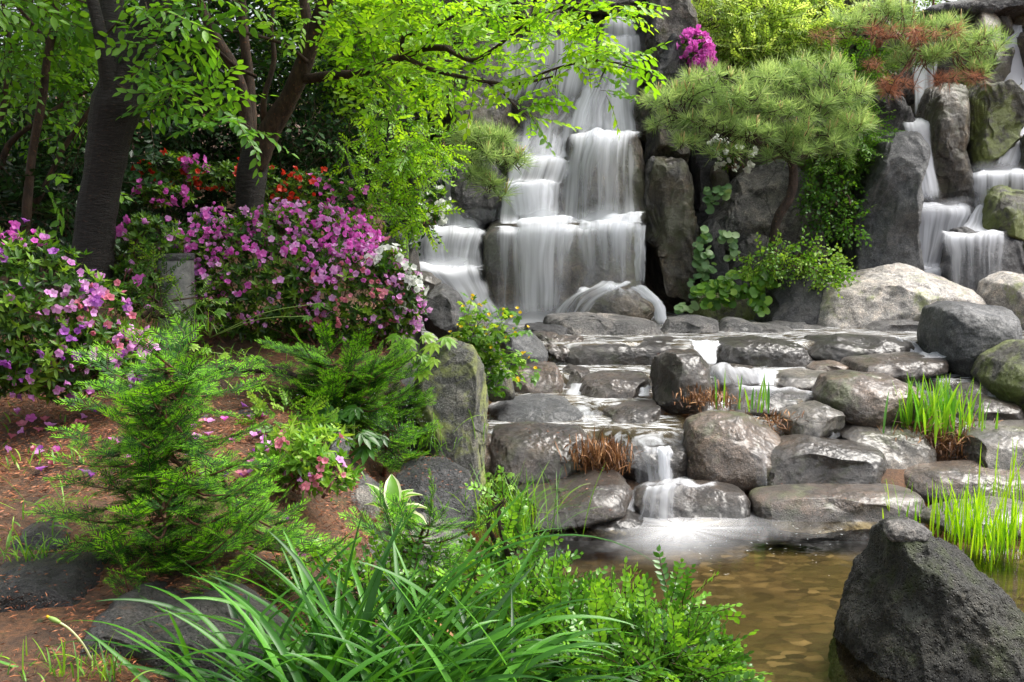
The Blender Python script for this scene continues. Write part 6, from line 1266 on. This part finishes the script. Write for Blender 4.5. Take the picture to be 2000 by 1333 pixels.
# roots on the soil
for k, (pp, rr, lab) in enumerate([([(415,728,4.7),(450,718,4.7),(490,722,4.7),(540,722,4.7),(580,735,4.7)],[6,8,8,7,4],'thick brown root lying on the needle litter'), ([(475,690,5.1),(500,700,5.05),(520,705,5.0)],[3,4,3],'small brown root behind the thick one')]):
    b = Buf(); tube(b, px3(pp), [x*y[2]/FPX for x, y in zip(rr, pp)], 30, 8, 0, .2, k); tag(b.build('tree_root', [M['pinebark']]), lab, 'root')
# dandelion
dr = empty('dandelion', tuple(P(175, 1285, 2.4)), 'closed dandelion on a bent pale stem at bottom left', 'flower'); b = Buf(); tube(b, px3([(180,1290,2.4),(160,1255,2.38),(135,1228,2.37),(112,1214,2.36)]), [.0028,.0026,.0024,.003], 16, 6, 0); finish(b, 'stem', [M['cream']], dr)
b = Buf(); e = P(108, 1212, 2.36); tube(b, [e+[.012, 0, -.006], e, e+[-.012, 0, .006], e+[-.018, 0, .009]], [.004, .0065, .005, .002], 12, 8, 0); finish(b, 'bud', [M['gstem']], dr)
b = Buf(); tube(b, [e+[-.014, 0, .007], e+[-.021, 0, .011]], [.004, .003], 4, 6, 0); finish(b, 'petals', [M['yellow']], dr)
# ================================================================ litter
rng = np.random.default_rng(123)
def litter(name, label, pts_xyz, mt, L=(.008, .018), W=.0025, seed=0):
    rng = np.random.default_rng(seed); n = len(pts_xyz); b = Buf(); T = tpl([(-.5, .1, 0), (.0, .09, .1), (.5, 0, 0), (0, -.09, .04)], [(0, 3, 2, 1)]); T[0][:, 1] *= 1
    s_ = rng.uniform(*L, n); b.scatter(T, pts_xyz, frames(norm(rng.normal(size=(n, 3))*np.array([1, 1, .15])), norm(np.array([0, 0, 1])+.4*rng.normal(size=(n, 3)))), s_, rng.uniform(0, 1, n)); o = b.build(name, [M[mt]])
    return tag(o, None, None, None, 'stuff')
n = 70000; y = rng.uniform(2.0, 6.3, n); x = rng.uniform(-1, 0, n)*y*.62+rng.uniform(0, .3, n); keep = (x < bankx(y)-.15) & (fbm(np.stack([x*2, y*2, 0*x], -1), 4, 3)+rng.uniform(-.4, .4, n) > -.15); x, y = x[keep], y[keep]
litter('needle_litter', 'fallen needles', np.stack([x, y, ground_z(x, y)+.012], -1), 'needle', (.012, .03), seed=1)
acc = []
for key, n, hi in (('row1a',0,0),('needleflat',420,.55),('row2l',260,.55),('needleball',560,.5),('needle3',300,.5),('gl3',500,.5),('gl4',260,.5),('palegrey',90,.5),('pillar',120,.85),('row1b',60,.6),('row2a',30,.6),('midstand',80,.7),('gl1',120,.5),('gl2',60,.5)):
    V = ROCKS[key]; z0, z1 = V[:, 2].min(), V[:, 2].max(); s_ = V[V[:, 2] > z0+hi*(z1-z0)]
    if n: q = s_[rng.integers(0, len(s_), n)]; w_ = fbm(q*14, 5, 3); q = q[w_ > -.12]; acc.append(q+rng.normal(size=q.shape)*.004+[0, 0, .003])
litter('needle_litter', 'needles on stones', np.concatenate(acc), 'needle', (.008, .02), seed=2)
# fallen blossoms
for k in range(84):
    if k < 60: u, v = rng.uniform(10, 520), rng.uniform(790, 960)
    else: u, v = rng.uniform(440, 640), rng.uniform(660, 700)
    for _ in range(12):
        z = .7
        for _i in range(6): g = G(u, v, z); z = float(ground_z(g[0], g[1]))
    o = bpy.data.objects.new('fallen_blossom', FL[['violet', 'pink', 'rose', 'magenta'][k % 4]][k % 3]); link(o); o.location = (g[0], g[1], z+.012); o.rotation_euler = (rng.uniform(0, 6), rng.uniform(-.5, .5)-1.2, rng.uniform(0, 6)); o.scale = (.8,)*3
    tag(o, 'fallen azalea blossom lying on the brown needle litter', 'blossom', 'fallen azalea blossoms on the soil')

tag(litter('pond_flecks', 'x', FLECK, 'white', (.006, .02), seed=5), kind='stuff')
